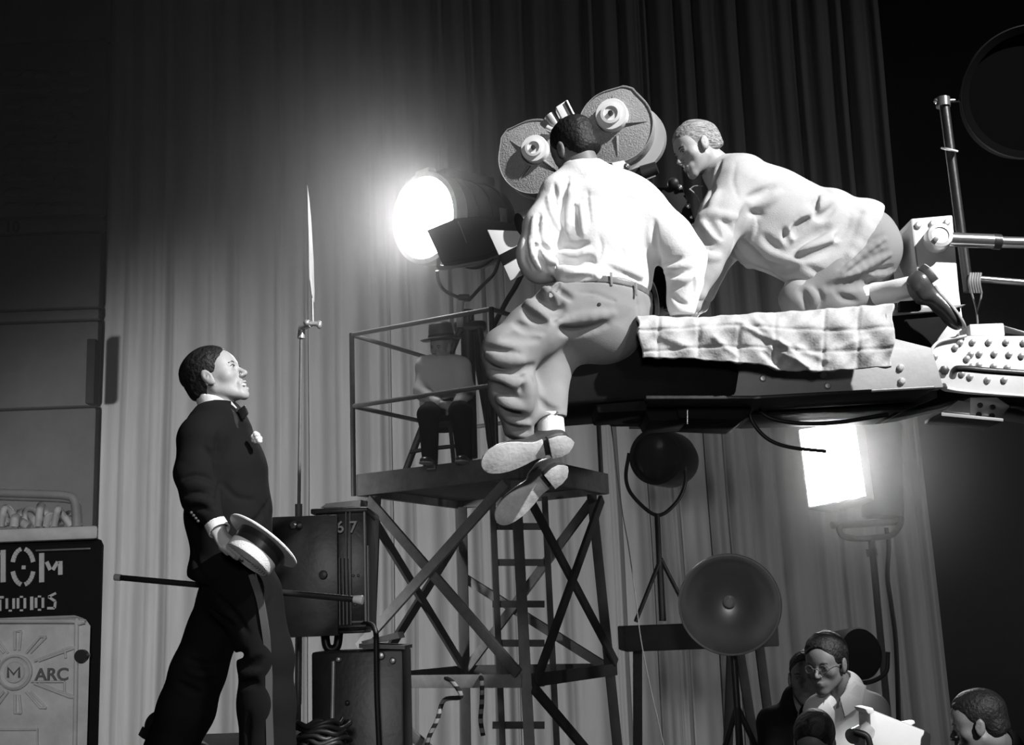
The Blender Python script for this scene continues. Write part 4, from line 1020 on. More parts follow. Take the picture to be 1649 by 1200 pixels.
body += pchain(K, [(365, 710, 4.90, 20), (385, 810, 5.03, 17), (392, 900, 5.03, 12), (394, 930, 5.02, 12)], .02)
body += hand_it + hand(P(394, 928, 5.03), P(396, 944, 5.03), (.9, 0, 0), (.1, -.9, -.3), sc=.95)
lo, hi = bounds([P(230, 540, 4.7), P(480, 1250, 4.7), P(300, 700, 4.25), P(300, 700, 5.15)], .05)
bo = solid('body', body, lo, hi, .0042, 'skin', t, 1)
face_bits(t, hc, fr, sc, bo, 1)
HB = [('+', .01, loc(hair_items(fluff=.007, nape=-.062), hc, fr, sc))]
HB[0] = ('+', .01, loc([('+', .01, ell_((0, -.013, .046), (.080, .101, .085))), ('+', .02, ell_((0, -.050, -.012), (.067, .056, .062))),
    ('-', .008, ell_((0, .118, -.01), (.085, .080, .108))), ('-', .008, ell_((0, .074, -.07), (.2, .070, .096))),
    ('-', .006, cone_((-.12, .008, -.014), (.12, .008, -.014), .026, .026)), ('&', .01, lambda Q: -(Q[:, 2]+.062+Q[:, 1]*.25))], hc, fr, sc))
hb0, hb1 = bounds([hc], .16)
solid('hair', HB+[waves(.004, 150, (.3, .9, .4), 2)], hb0, hb1, .003, 'hair', bo)
# trousers
cr = lambda *a: crease(*a)
tr = [plimb((385, 905, 4.70, 54, .17), (386, 950, 4.70, 56, .18), (1, 0, 0), .04)]
tr += pchain(K, [(402, 960, 4.62, 52), (428, 1060, 4.6, 41), (429, 1130, 4.6, 42), (432, 1245, 4.6, 44)], .05)
tr += pchain(K, [(366, 960, 4.82, 44), (318, 1085, 4.85, 41), (300, 1140, 4.88, 42), (262, 1238, 4.95, 43)], .05)
tr += [('-', .03, cone_(P(388, 1055, 4.4), P(388, 1055, 5.1), .012, .012))]
tr = drape(tr, [('c', [(304, 1062), (325, 1072), (350, 1070)], 6, .7), ('r', [(300, 1078), (322, 1086), (345, 1084)], 6, .5), ('c', [(386, 1078), (400, 1072), (420, 1060)], 6, .8), ('c', [(386, 1105), (398, 1098), (415, 1102)], 6, .8), ('r', [(386, 1092), (400, 1086), (418, 1080)], 6, .5),
    ('c', [(335, 975), (355, 995), (380, 1010)], 6, .6), ('c', [(345, 955), (372, 985), (400, 1020)], 6, .5), ('c', [(285, 1100), (305, 1112), (320, 1118)], 6, .5), ('c', [(440, 960), (430, 990), (425, 1020)], 5, .4), ('c', [(400, 1150), (398, 1180), (400, 1210)], 5, .4)], 4.1)
tr += [('&', .006, half_(P(400, 1246, Y), (0, 0, -1))), waves(.007, 26, (.2, .1, 1), 4)]
lo, hi = bounds([P(225, 900, 4.7), P(490, 1255, 4.7), P(400, 1000, 4.38), P(300, 1200, 5.1)], .03)
tro = solid('trousers', tr, lo, hi, .007, 'tux', t)
st = [(405, 925, 4.49), (418, 965, 4.497), (426, 1010, 4.497), (432, 1060, 4.505), (433, 1120, 4.50), (434, 1180, 4.498), (436, 1244, 4.496)]
pts = catmull([P(*q) for q in st], 8); b = MB(); rr = []
for i, p in enumerate(pts):
    dd = (pts[min(i+1, len(pts)-1)]-pts[max(i-1, 0)]).normalized(); sx = dd.cross(Vector((0, 1, 0))).normalized()*.012
    rr.append([b.bm.verts.new(q) for q in (p-sx, p+sx, p+sx+Vector((0, .02, 0)), p-sx+Vector((0, .02, 0)))])
for A_, B_ in zip(rr, rr[1:]):
    for k in range(4): b.bm.faces.new((A_[k], A_[(k+1) % 4], B_[(k+1) % 4], B_[k]))
b.bm.faces.new(rr[0]); b.bm.faces.new(rr[-1][::-1])
b.build('trouser_stripe', 'stripe', tro)
# jacket
side = (1, 0, 0)
jk = [plimb((357, 700, Y, 46, .19), (364, 760, Y, 60, .20), side, .05), plimb((364, 760, Y, 60, .20), (368, 820, Y, 64, .19), side, .05),
      plimb((368, 820, Y, 62, .185), (374, 905, Y, 62, .20), side, .05),
      ('+', .05, cone_(P(345, 672, 4.72), P(330, 702, 4.52), .075, .085)), ('+', .05, cone_(P(352, 672, 4.72), P(362, 700, 4.92), .07, .08)),
      ('+', .04, ell_(P(354, 676, Y), (.075, .10, .058)))]
jk += pchain(K, [(322, 712, 4.50, 37), (316, 760, 4.47, 31), (322, 802, 4.44, 27), (344, 838, 4.39, 17)], .035)
jk += pchain(K, [(366, 712, 4.90, 36), (384, 800, 5.02, 28), (392, 890, 5.03, 20), (394, 918, 5.03, 17)], .035)
jk += [('+', .05, ell_(P(345, 925, Y), (.085, .19, .075)))]
jk = drape(jk, [('c', [(352, 700), (350, 740), (352, 780), (346, 815)], 6, .7), ('c', [(292, 775), (310, 768), (338, 772), (350, 790)], 5, .7), ('r', [(294, 786), (315, 780), (340, 786)], 6, .5), ('c', [(297, 800), (318, 795), (340, 800)], 5, .7), ('r', [(300, 810), (320, 806), (342, 812)], 5, .5), ('c', [(304, 820), (322, 818), (342, 824)], 4.5, .7),
    ('c', [(330, 722), (342, 736), (352, 756)], 5, .6), ('c', [(432, 812), (415, 838), (392, 850)], 6, .5), ('c', [(434, 800), (430, 830), (432, 880)], 5, .5), ('c', [(312, 880), (316, 910), (330, 935)], 4, .4), ('c', [(360, 780), (380, 800), (410, 805)], 5, .35)], 4.1)
jk += [('&', .008, half_(P(345, 943, Y), (-.36, 0, -.93))), ('-', .01, cone_(P(332, 610, Y), P(354, 672, Y), .070, .066)), waves(.006, 30, (.3, 0, 1), 9)]
lo, hi = bounds([P(270, 640, 4.7), P(470, 975, 4.7), P(300, 700, 4.25), P(300, 700, 5.15)], .03)
jko = solid('jacket', jk, lo, hi, .0062, 'tux', t)
lp = pchain(K, [(374, 658, 4.58, 9), (392, 682, 4.555, 13), (412, 722, 4.545, 14), (425, 760, 4.565, 10), (433, 795, 4.60, 3)], .015)
lo, hi = bounds([P(360, 640, 4.6), P(445, 805, 4.6), P(400, 700, 4.5), P(400, 700, 4.8)], .02)
core = [('+', .01, limb_(P(357, 700, Y), P(364, 760, Y), (46*S(357, 700, Y)+.009, .199), (60*S(364, 760, Y)+.009, .209), side)), ('+', .05, limb_(P(364, 760, Y), P(368, 820, Y), (60*S(364, 760, Y)+.009, .209), (64*S(368, 820, Y)+.009, .199), side)), ('+', .05, ell_(P(352, 668, Y), (.085, .095, .07)))]
solid('lapel', lp+[('&', .004, lambda Q: ev(core, Q))], lo, hi, .004, 'satin', jko)
b = MB()
for k in range(4): b.ball(P(308+4*k*.9, 826+4.5*k, 4.37), .006, 2)
b.build('sleeve_buttons', 'stripe', jko)
# shirt collar, bow tie, cuff, buttonhole flower
fx0 = Vector(hc)
cl = [('+', .005, cone_(P(341, 636, Y), P(354, 668, Y), .063, .068)), ('-', .003, cone_(P(335, 616, Y), P(358, 680, Y), .057, .060)),
      ('&', .003, half_(P(355, 641, Y), (.18, 0, 1))), ('&', .003, half_(P(360, 672, Y), (.0, 0, -1)))]
lo, hi = bounds([P(347, 648, Y)], .12)
co = solid('shirt_collar', cl, lo, hi, .003, 'shirt', t)
b = MB(); b.prism([P(372, 646, 4.63), P(384, 660, 4.63), P(378, 662, 4.63), P(372, 656, 4.63)], (0, .012, 0), .001); b.build('collar_wing', 'shirt', co)
b = MB(); b.ball(P(382, 663, 4.63), (.014, .014, .014)); b.prism([P(381, 661, 4.60), P(394, 652, 4.58), P(398, 664, 4.58), P(391, 675, 4.59)], (0, .03, 0), .003)
b.prism([P(379, 660, 4.66), P(372, 655, 4.63), P(376, 672, 4.63), P(381, 666, 4.65)], (0, .025, 0), .003)
b.build('bow_tie', 'satin', t)
b = MB(); rs = random.Random(2)
for k in range(16): b.ball(P(413+rs.uniform(-5, 5), 704+rs.uniform(-7, 7), 4.565+rs.uniform(-.012, .012)), .011, 2)
b.build('buttonhole_flower', 'shirt', t)
cf = [('+', .003, cone_(P(345, 840, 4.395), P(354, 856, 4.37), .038, .040)), ('-', .003, cone_(P(338, 826, 4.41), P(366, 878, 4.34), .032, .034)),
      ('&', .003, half_(P(345, 840, 4.395), P(345, 840, 4.395)-P(355, 860, 4.37))), ('&', .003, half_(P(354, 856, 4.37), P(355, 860, 4.37)-P(345, 840, 4.395)))]
lo, hi = bounds([P(350, 848, 4.38)], .09)
solid('shirt_cuff', cf, lo, hi, .003, 'shirt', t)
for (hx, hy, hY, d) in ((425, 1246, 4.62, (1, -.1, 0)), (262, 1246, 4.95, (.9, .1, -.45))):
    q = P(hx, hy, hY); shoe(t, Vector((q.x-.09, q.y, RZ+.012 if d[2] == 0 else RZ+.14)), d, (d[2]*-1*.5, 0, 1), .30, 1.0, 'satin', 'leather')

# straw boater in his hand
ax = Vector((-.56, -.30, -.77)).normalized(); c = P(424, 871, 4.36); s = S(424, 871, 4.36)
t2 = thing('straw_boater', c, 'white straw boater hat with black band held by the dancer', 'hat')
R1, R2, Hh = 66*s, 42*s, 40*s
b = MB(); b.lathe([(R2*.95, .003), (R2*1.02, .003), (R1*.6+R2*.4, .002), (R1*.985, .004), (R1, .0), (R1*.985, -.004), (R2*.9, -.004)], c, ax, 72); 
br = b.build('brim', 'straw', t2)
e = Matrix.Identity(3)
b = MB(); b.lathe([(R2*1.0, -.003), (R2*1.0, Hh*.94), (R2*.97, Hh), (R2*.5, Hh*1.01), (0, Hh*1.01)], c, ax, 72)
for k in range(7): b.lathe([(R2*(.2+.11*k), Hh*1.012), (R2*(.23+.11*k), Hh*1.03), (R2*(.26+.11*k), Hh*1.012)], c, ax, 60)
b.build('crown', 'straw', t2)
b = MB(); b.lathe([(R2*1.005, .002), (R2*1.03, .004), (R2*1.03, Hh*.56), (R2*1.005, Hh*.58)], c, ax, 72); b.build('hat_band', 'satin', t2)
# cane
t3 = thing('cane', P(380, 945, 4.97), 'black cane with white tips held behind the dancer', 'cane')
A, B = P(189, 930, 5.06), P(578, 966, 4.90)
b = MB(); b.cyl(A, B, .0115, .0125); b.build('shaft', 'satin', t3)
d = (B-A).normalized()
b = MB(); b.cyl(A-d*.012, A+d*.016, .0135, .0135, bevel=.002); b.build('tip', 'tooth', t3)
b = MB(); b.cyl(B-d*.022, B+d*.016, .0145, .0185, bevel=.002); b.build('knob', 'tooth', t3)
# ================================================================== the camera operator, seen from behind
def head_and_hair(t_items, hc, fr, sc, smile=0): return ('+', .02, loc(head_items(smile), hc, fr, sc))
HAIR = lambda f=.006, nape=-.062: [('+', .01, ell_((0, -.013, .046), (.074+f, .095+f, .079+f))), ('+', .02, ell_((0, -.050, -.012), (.061+f, .050+f, .057+f))),
    ('-', .008, ell_((0, .118, -.01), (.085, .080, .108))), ('-', .008, ell_((0, .074, -.07), (.2, .070, .096))),
    ('-', .006, cone_((-.12, .008, -.014), (.12, .008, -.014), .026, .026)), ('&', .01, lambda Q: -(Q[:, 2]-nape+Q[:, 1]*.25))]
Y = 4.5
t = thing('person', P(950, 540, 4.5), 'person in white shirt seated on the crane end, seen from behind', 'person')
hc = P(926, 241, 4.52); fr = frame((-.62, .72, -.30), (-.28, .05, .96)); sc = .99
body = [head_and_hair(None, hc, fr, sc), ('+', .03, cone_(P(936, 250, 4.5), P(950, 300, 4.48), .054, .062)),
        plimb((965, 320, 4.5, 62, .09), (970, 430, 4.5, 60, .09), (1, 0, 0)), plimb((970, 430, 4.5, 60, .09), (960, 505, 4.5, 62, .10), (1, 0, 0))]
body += pchain(0, [(1035, 345, 4.47, 24), (1100, 410, 4.42, 20), (1098, 488, 4.42, 12)], .03)
body += pchain(0, [(905, 320, 4.5, 22), (866, 412, 4.48, 18), (880, 402, 4.78, 12)], .03)
body += pchain(0, [(905, 512, 4.5, 30), (822, 565, 4.38, 24), (848, 690, 4.46, 16)], .03)
body += pchain(0, [(955, 520, 4.5, 30), (885, 590, 4.52, 24), (886, 690, 4.43, 17)], .03)
body += hand(P(1098, 486, 4.42), P(1099, 506, 4.41), (1, 0, 0), (.1, .8, -.4), sc=.95) + hand(P(879, 402, 4.76), P(877, 398, 4.86), (.3, 0, 1), (.8, .3, 0), sc=.95)
lo, hi = bounds([P(770, 190, 4.5), P(1140, 720, 4.5), P(900, 400, 4.25), P(900, 400, 4.95)], .04)
bo = solid('body', body, lo, hi, .0048, 'skin_dark', t, 1)
hb0, hb1 = bounds([hc], .15)
solid('hair', [('+', .01, loc(HAIR(.006, -.070), hc, fr, sc)), waves(.003, 200, (.3, .9, .4), 2)], hb0, hb1, .003, 'hair', bo)
sd = (1, 0, 0)
pa, pb_, pc = P(895, 458, 4.48), P(1047, 472, 4.48), P(985, 441, 4.36)
bn = (pb_-pa).cross(pc-pa).normalized(); bn = bn if bn.z > 0 else -bn
sh = [plimb((972, 325, 4.50, 78, .115), (978, 385, 4.50, 80, .13), sd, .05), plimb((978, 385, 4.50, 80, .13), (974, 450, 4.49, 76, .125), sd, .05),
      ('+', .05, cone_(P(938, 278, 4.5), P(1020, 325, 4.48), .065, .085)), ('+', .05, cone_(P(938, 280, 4.5), P(905, 312, 4.5), .065, .07)), ('+', .04, ell_(P(945, 284, 4.49), (.075, .07, .05))), ('&', .01, half_(P(975, 446, 4.36), -bn))]
sh += pchain(0, [(1042, 345, 4.47, 38), (1080, 385, 4.44, 34), (1104, 415, 4.42, 30), (1103, 455, 4.42, 24), (1098, 488, 4.42, 19), (1098, 506, 4.42, 17)], .05)
sh += pchain(0, [(903, 318, 4.49, 34), (876, 365, 4.47, 30), (866, 410, 4.46, 30), (872, 425, 4.50, 28), (880, 408, 4.72, 18)], .045)
sh += [ridge((900, 432, 4.43), (905, 450, 4.42), .03, .03), ridge((910, 448, 4.39), (960, 446, 4.36), .022, .03)]
sh = drape(sh, [('c', [(914, 286), (912, 320), (909, 352), (905, 385)], 6, .7), ('r', [(922, 300), (918, 340), (914, 372)], 8, .5), ('c', [(905, 385), (898, 412), (893, 434)], 9, .8),
    ('c', [(892, 296), (893, 314), (892, 330)], 4, .7), ('c', [(889, 322), (898, 340), (904, 362)], 4.5, .7), ('r', [(884, 318), (890, 345), (900, 368)], 5, .5),
    ('c', [(868, 345), (866, 370), (870, 398)], 4.5, .7), ('r', [(861, 350), (860, 375), (866, 400)], 5, .5), ('r', [(876, 350), (876, 380), (884, 400)], 5, .5), ('c', [(882, 360), (886, 385), (896, 400)], 4, .7),
    ('c', [(872, 396), (888, 408), (900, 412)], 5, .7), ('r', [(868, 404), (885, 418), (896, 422)], 5, .5), ('c', [(847, 382), (850, 405), (862, 434)], 4.5, .8), ('r', [(855, 385), (860, 410), (870, 434)], 5, .5), ('c', [(862, 390), (869, 415), (880, 436)], 4, .8), ('c', [(842, 398), (845, 420), (853, 436)], 3.5, .7),
    ('c', [(906, 396), (925, 400), (945, 392)], 6, .6), ('r', [(902, 408), (925, 414), (948, 404)], 7, .5), ('c', [(904, 420), (926, 427), (950, 418), (956, 428)], 6, .7), ('r', [(900, 434), (925, 440), (955, 434)], 8, .55),
    ('c', [(905, 450), (930, 449), (955, 446)], 5, .7), ('c', [(946, 306), (946, 330), (950, 358)], 3, .5), ('c', [(925, 330), (929, 350), (931, 372)], 3.5, .6), ('r', [(936, 330), (939, 352), (940, 376)], 5, .4),
    ('c', [(1053, 356), (1053, 380), (1058, 405)], 4.5, .7), ('c', [(1058, 405), (1060, 425), (1058, 440)], 5, .7), ('c', [(1064, 430), (1080, 424), (1096, 415)], 4.5, .7), ('r', [(1068, 438), (1085, 434), (1104, 424)], 5, .5), ('c', [(1073, 446), (1092, 442), (1112, 434)], 4.5, .7),
    ('r', [(1080, 454), (1098, 452), (1115, 444)], 5, .5), ('c', [(1117, 448), (1116, 470), (1112, 500)], 4, .8), ('c', [(1082, 476), (1095, 487), (1108, 492)], 4, .7), ('c', [(1080, 462), (1090, 460), (1100, 458)], 3.5, .6),
    ('c', [(1000, 437), (1018, 444), (1034, 456)], 4, .6), ('r', [(985, 425), (1010, 434), (1038, 446)], 6, .4), ('c', [(1035, 430), (1040, 445), (1038, 462)], 4, .5), ('c', [(965, 380), (968, 400), (962, 425)], 3, .4), ('c', [(1000, 395), (1006, 415), (1004, 430)], 3, .35)])
sh += [('-', .008, cone_(P(928, 232, 4.5), P(944, 283, 4.49), .068, .062)), ('&', .004, half_(P(1099, 509, 4.42), (0, 0, -1))), waves(.003, 45, (1, .2, .3), 5)]
lo, hi = bounds([P(825, 262, 4.5), P(1145, 515, 4.5), P(900, 400, 4.28), P(900, 400, 4.8)], .03)
so = solid('shirt', sh, lo, hi, .0048, 'shirt', t, 2)
# trousers
tr = [plimb((974, 450, 4.49, 73, .118), (965, 495, 4.50, 80, .15), sd, .05), plimb((972, 480, 4.50, 76, .14), (952, 522, 4.50, 86, .16), sd, .05)]
tr += pchain(0, [(905, 500, 4.46, 48), (860, 535, 4.40, 42), (818, 568, 4.36, 38), (826, 630, 4.38, 34), (842, 690, 4.44, 30)], .05)
tr += pchain(0, [(955, 515, 4.52, 48), (915, 560, 4.53, 38), (888, 595, 4.50, 31), (887, 672, 4.43, 25)], .05)
tr = drape(tr, [('c', [(786, 583), (808, 597), (838, 600), (858, 590)], 8, .75), ('r', [(788, 602), (815, 616), (845, 618)], 8, .6), ('c', [(797, 622), (815, 640), (832, 648)], 10, .8), ('r', [(803, 640), (825, 654), (852, 655)], 8, .6),
    ('c', [(810, 655), (830, 668), (850, 672)], 8, .8), ('r', [(812, 668), (832, 680), (850, 684)], 6, .5), ('c', [(818, 682), (835, 692), (852, 694)], 6, .8), ('c', [(838, 632), (848, 622), (858, 616)], 6, .7), ('r', [(846, 606), (850, 635), (846, 668)], 7, .4),
    ('c', [(782, 560), (800, 566), (835, 570)], 6, .7), ('r', [(785, 572), (810, 580), (840, 580)], 7, .5),
    ('c', [(862, 468), (880, 486), (905, 500)], 9, .8), ('r', [(872, 462), (892, 476), (910, 484)], 8, .6), ('c', [(884, 458), (900, 470), (918, 480)], 6, .8), ('c', [(866, 490), (890, 508), (925, 518)], 8, .8), ('r', [(850, 486), (862, 500), (880, 512)], 8, .6), ('c', [(846, 500), (860, 514), (880, 524)], 7, .7),
    ('r', [(905, 452), (892, 470), (898, 492)], 5, .6), ('c', [(900, 458), (888, 476), (893, 496)], 4, .8), ('c', [(932, 470), (960, 473), (985, 483), (992, 486)], 2.6, .5), ('c', [(945, 480), (965, 480), (988, 487)], 1.6, .5),
    ('c', [(905, 530), (930, 528), (975, 520)], 9, .7), ('r', [(900, 518), (940, 514), (985, 505)], 8, .4), ('c', [(1022, 470), (1028, 500), (1024, 525)], 2.2, .4), ('c', [(868, 640), (880, 655), (900, 660)], 5, .6), ('c', [(810, 545), (835, 540), (865, 546)], 8, .6), ('c', [(830, 520), (850, 530), (875, 532)], 7, .7)], 3.9)
tr += [('&', .004, half_(P(975, 456.5, 4.36), bn)), ('&', .006, half_(P(850, 712, 4.45), (-.35, 0, -1))), ('-', .006, cone_(P(887, 694, 4.43), P(889, 725, 4.43), .075, .075)), waves(.004, 32, (.4, .1, 1), 8)]
lo, hi = bounds([P(765, 430, 4.5), P(1060, 730, 4.5), P(900, 500, 4.2), P(900, 500, 4.85)], .03)
tro = solid('trousers', tr, lo, hi, .0052, 'khaki', t, 3)
b = MB(); b.lathe([(0, .002), (.006, .001), (.007, -.002), (0, -.002)], P(965, 490, 4.335), (0, -1, 0), 16); b.build('pocket_button', 'rubber', tro)
# belt and loops
bl = [plimb((974, 440, 4.49, 77, .131), (971, 475, 4.49, 80, .136), sd, .02), ('&', .002, half_(P(975, 444.5, 4.36), bn)), ('&', .002, half_(P(975, 456, 4.36), -bn))]
lo, hi = bounds([P(880, 420, 4.5), P(1060, 490, 4.5), P(900, 450, 4.3), P(900, 450, 4.7)], .02)
be = solid('belt', bl, lo, hi, .0035, 'belt', t, 1)
for (x, y, Yb) in ((984, 449, 4.352), (1024, 465, 4.368)):
    MB().bar(P(x, y-10, Yb), P(x+1, y+11, Yb-.004), .008, .006, (0, 1, 0), .001).build('belt_loop', 'khaki', tro)
# sock and shoes
MB().cyl(P(886, 668, 4.43), P(888, 702, 4.42), .048, .050, 32).build('sock', 'shirt', t)
shoe(t, P(922, 712, 4.36), (-.99, -.16, -.26), (.10, .86, .50), .30, 1.1)
shoe(t, P(912, 752, 4.50), (-.80, .05, -.62), (-.30, .80, .42), .30, 1.06)

# ================================================================== the man crawling behind him
Y = 4.86
t = thing('person', P(1330, 495, Y), 'person in pale jacket on hands and knees beside the film camera', 'person')
hc = P(1124, 242, 4.84); fr = frame((-.90, -.27, -.34), (-.34, 0, .94)); sc = .98
body = [head_and_hair(None, hc, fr, sc), ('+', .03, cone_(P(1135, 250, 4.86), P(1180, 290, 4.88), .056, .065))]
body += [plimb((1190, 300, 4.88, 36, .15), (1300, 375, 4.9, 42, .13), (0, 0, 1)), plimb((1300, 375, 4.9, 42, .13), (1390, 400, 4.9, 44, .14), (0, 0, 1))]
body += pchain(0, [(1180, 300, 4.76, 24), (1148, 385, 4.72, 20), (1122, 470, 4.70, 13), (1118, 492, 4.70, 12)], .03)
body += pchain(0, [(1190, 310, 5.04, 24), (1150, 400, 5.06, 20), (1130, 492, 5.02, 12)], .03)
body += pchain(0, [(1400, 400, 4.80, 36), (1290, 470, 4.78, 26), (1400, 478, 4.80, 16), (1462, 470, 4.8, 15)], .03)
body += pchain(0, [(1395, 405, 5.0, 36), (1300, 475, 5.04, 26), (1410, 485, 5.04, 16)], .03)
body += hand(P(1118, 490, 4.70), P(1112, 505, 4.66), (0, 1, 0), (-.6, 0, -.5)) + hand(P(1130, 492, 5.02), P(1122, 505, 5.0), (0, 1, 0), (-.6, 0, -.5))
lo, hi = bounds([P(1065, 190, Y), P(1480, 520, Y), P(1200, 400, 4.6), P(1200, 400, 5.2)], .04)
bo = solid('body', body, lo, hi, .0045, 'skin', t, 1)
face_bits(t, hc, fr, sc, bo, 0)
hb0, hb1 = bounds([hc], .15)
HF = [('+', .01, loc([('+', .01, ell_((0, -.013, .048), (.079, .101, .084))), ('+', .02, ell_((0, -.062, .004), (.064, .052, .056))),
    ('-', .008, ell_((0, .125, -.01), (.085, .078, .102))), ('-', .008, ell_((0, .080, -.07), (.2, .070, .098))),
    ('-', .006, cone_((-.12, .008, -.012), (.12, .008, -.012), .027, .027)), ('&', .01, lambda Q: -(Q[:, 2]+.045+Q[:, 1]*.25))], hc, fr, sc)), waves(.005, 140, (.2, .8, .9), 3)]
solid('hair', HF, hb0, hb1, .003, 'hair_fair', bo)
up = (0, 0, 1)
jk = [plimb((1192, 298, 4.88, 44, .185), (1240, 352, 4.89, 78, .195), up, .06), plimb((1240, 352, 4.89, 78, .195), (1310, 386, 4.9, 74, .19), up, .06), plimb((1310, 386, 4.9, 74, .19), (1372, 396, 4.9, 74, .21), up, .06),
      ('+', .05, cone_(P(1160, 275, 4.87), P(1185, 290, 4.78), .07, .09)), ('+', .04, cone_(P(1150, 268, 4.86), P(1160, 300, 4.83), .045, .04)),
      ('+', .05, cone_(P(1340, 322, 4.78), P(1352, 330, 4.9), .035, .04)), ('+', .05, cone_(P(1400, 352, 4.85), P(1412, 350, 4.95), .06, .06)),
      ('+', .08, cone_(P(1225, 395, 4.80), P(1300, 428, 4.78), .06, .08)), ('+', .08, cone_(P(1300, 428, 4.78), P(1350, 425, 4.79), .08, .10))]
jk += pchain(0, [(1188, 302, 4.75, 44), (1165, 350, 4.72, 36), (1146, 388, 4.70, 32), (1132, 430, 4.69, 25), (1120, 470, 4.69, 19)], .045)
jk += pchain(0, [(1195, 312, 5.03, 44), (1160, 395, 5.06, 30), (1132, 470, 5.02, 20)], .045)
jk += [('&', .006, half_(P(1392, 400, 4.8), (.87, .0, -.49)))]
jk_ = [('&', .01, half_(P(1385, 405, 4.8), (-.42*-1*-1, 0, 0)) if 0 else half_(P(1392, 400, 4.8), (.97, .1, .38))) if 0 else ('&', .008, half_(P(1394, 400, 4.8), (-.98, 0, .42)) if 0 else (lambda g: (lambda Q: g(Q)))(half_(P(1394, 400, 4.8), (.91, 0, -.42))))]
jk = drape(jk, [('c', [(1160, 258), (1152, 280), (1143, 305)], 4, 1.3), ('c', [(1204, 335), (1196, 365), (1182, 398)], 8, .8), ('c', [(1206, 318), (1225, 312), (1245, 300)], 5, .6), ('r', [(1210, 330), (1235, 325), (1255, 312)], 6, .4), ('c', [(1206, 342), (1216, 345), (1228, 346)], 4, .7),
    ('c', [(1148, 300), (1142, 318), (1140, 338)], 5, .7), ('r', [(1156, 310), (1148, 330), (1146, 345)], 5, .4), ('c', [(1122, 368), (1132, 385), (1144, 392)], 6, .8), ('r', [(1130, 358), (1145, 372), (1158, 388)], 6, .6), ('c', [(1140, 356), (1150, 368), (1160, 384)], 5, .8), ('c', [(1160, 352), (1172, 360), (1180, 374)], 4.5, .6), ('r', [(1126, 352), (1145, 346), (1185, 350)], 6, .6),
    ('c', [(1118, 392), (1132, 404), (1150, 406)], 5, .7), ('r', [(1122, 404), (1138, 415), (1156, 414)], 5, .5), ('c', [(1185, 262), (1180, 290), (1190, 320)], 3, .35),
    ('c', [(1272, 402), (1298, 392), (1330, 368)], 10, .8), ('r', [(1266, 392), (1272, 372), (1290, 352), (1305, 340)], 8, .6), ('c', [(1276, 380), (1284, 366), (1300, 352)], 5, .6), ('r', [(1290, 408), (1320, 398), (1345, 380)], 9, .6), ('c', [(1282, 415), (1300, 412), (1325, 405), (1345, 395)], 6, .6),
    ('c', [(1314, 348), (1328, 344), (1342, 332)], 6, .7), ('r', [(1312, 338), (1322, 328), (1340, 320)], 7, .5), ('c', [(1318, 318), (1312, 330), (1312, 342)], 4, .6), ('c', [(1262, 372), (1268, 390), (1275, 408)], 5, .4),
    ('c', [(1192, 392), (1206, 412), (1225, 428), (1250, 436)], 9, .8), ('r', [(1185, 402), (1205, 428), (1240, 450), (1290, 462)], 5, .5), ('c', [(1235, 428), (1255, 436), (1280, 430)], 7, .7), ('c', [(1218, 350), (1219, 372), (1212, 392)], 2.5, .7), ('r', [(1213, 350), (1214, 372), (1207, 392)], 3, .4),
    ('c', [(1278, 415), (1292, 411), (1305, 414), (1320, 418)], 2.2, .9), ('c', [(1230, 380), (1245, 395), (1265, 405)], 6, .5), ('r', [(1395, 345), (1385, 380), (1360, 430)], 7, .3), ('c', [(1300, 430), (1330, 445), (1350, 450)], 5, .35), ('c', [(1370, 345), (1360, 370), (1345, 385)], 5, .4)], 4.0, .55, 1.05)
jk += [('-', .01, cone_(P(1125, 245, 4.85), P(1160, 272, 4.87), .062, .060)), waves(.0045, 28, (.6, .1, .8), 12)]
lo, hi = bounds([P(1100, 235, Y), P(1450, 490, Y), P(1200, 400, 4.58), P(1200, 400, 5.2)], .03)
jo = solid('jacket', jk, lo, hi, .0052, 'tweed', t, 6)
lpj = pchain(0, [(1156, 275, 4.79, 6), (1145, 300, 4.765, 9), (1137, 322, 4.75, 7)], .015)
tr = [('+', .06, ell_(P(1398, 398, 4.89), (.125, .17, .155))), ('+', .06, ell_(P(1380, 410, 4.89), (.13, .16, .13)))]
tr += pchain(0, [(1400, 405, 4.80, 46), (1345, 450, 4.79, 42), (1288, 480, 4.78, 30)], .05)
tr += pchain(0, [(1285, 484, 4.78, 27), (1340, 488, 4.79, 24), (1405, 477, 4.80, 21)], .03)
tr += pchain(0, [(1398, 408, 5.0, 46), (1300, 478, 5.04, 32)], .05)+pchain(0, [(1300, 484, 5.04, 27), (1415, 485, 5.04, 22)], .03)
tr = drape(tr, [('c', [(1352+6*k, 432+4*k), (1385+6*k, 402+9*k), (1420+4*k, 378+13*k)], 4+.5*(k % 2), .7) for k in range(0, 6)]+[('r', [(1356+6*k, 438+4*k), (1389+6*k, 409+9*k), (1424+4*k, 385+13*k)], 4, .5) for k in range(0, 6, 2)] +
    [('c', [(1290, 468), (1300, 482), (1300, 495)], 5, .7), ('c', [(1312, 468), (1320, 480), (1318, 494)], 5, .7), ('r', [(1302, 466), (1311, 480), (1310, 494)], 5, .5), ('c', [(1345, 470), (1360, 480), (1380, 486)], 4, .6), ('c', [(1335, 462), (1380, 458), (1430, 452)], 7, .8)], 4.0, .75, 1.1)
tr += [waves(.004, 34, (.2, .1, 1), 18)]
lo, hi = bounds([P(1240, 330, Y), P(1470, 515, Y), P(1400, 400, 4.62), P(1400, 400, 5.2)], .03)
solid('trousers', tr, lo, hi, .0055, 'flannel', t, 3)
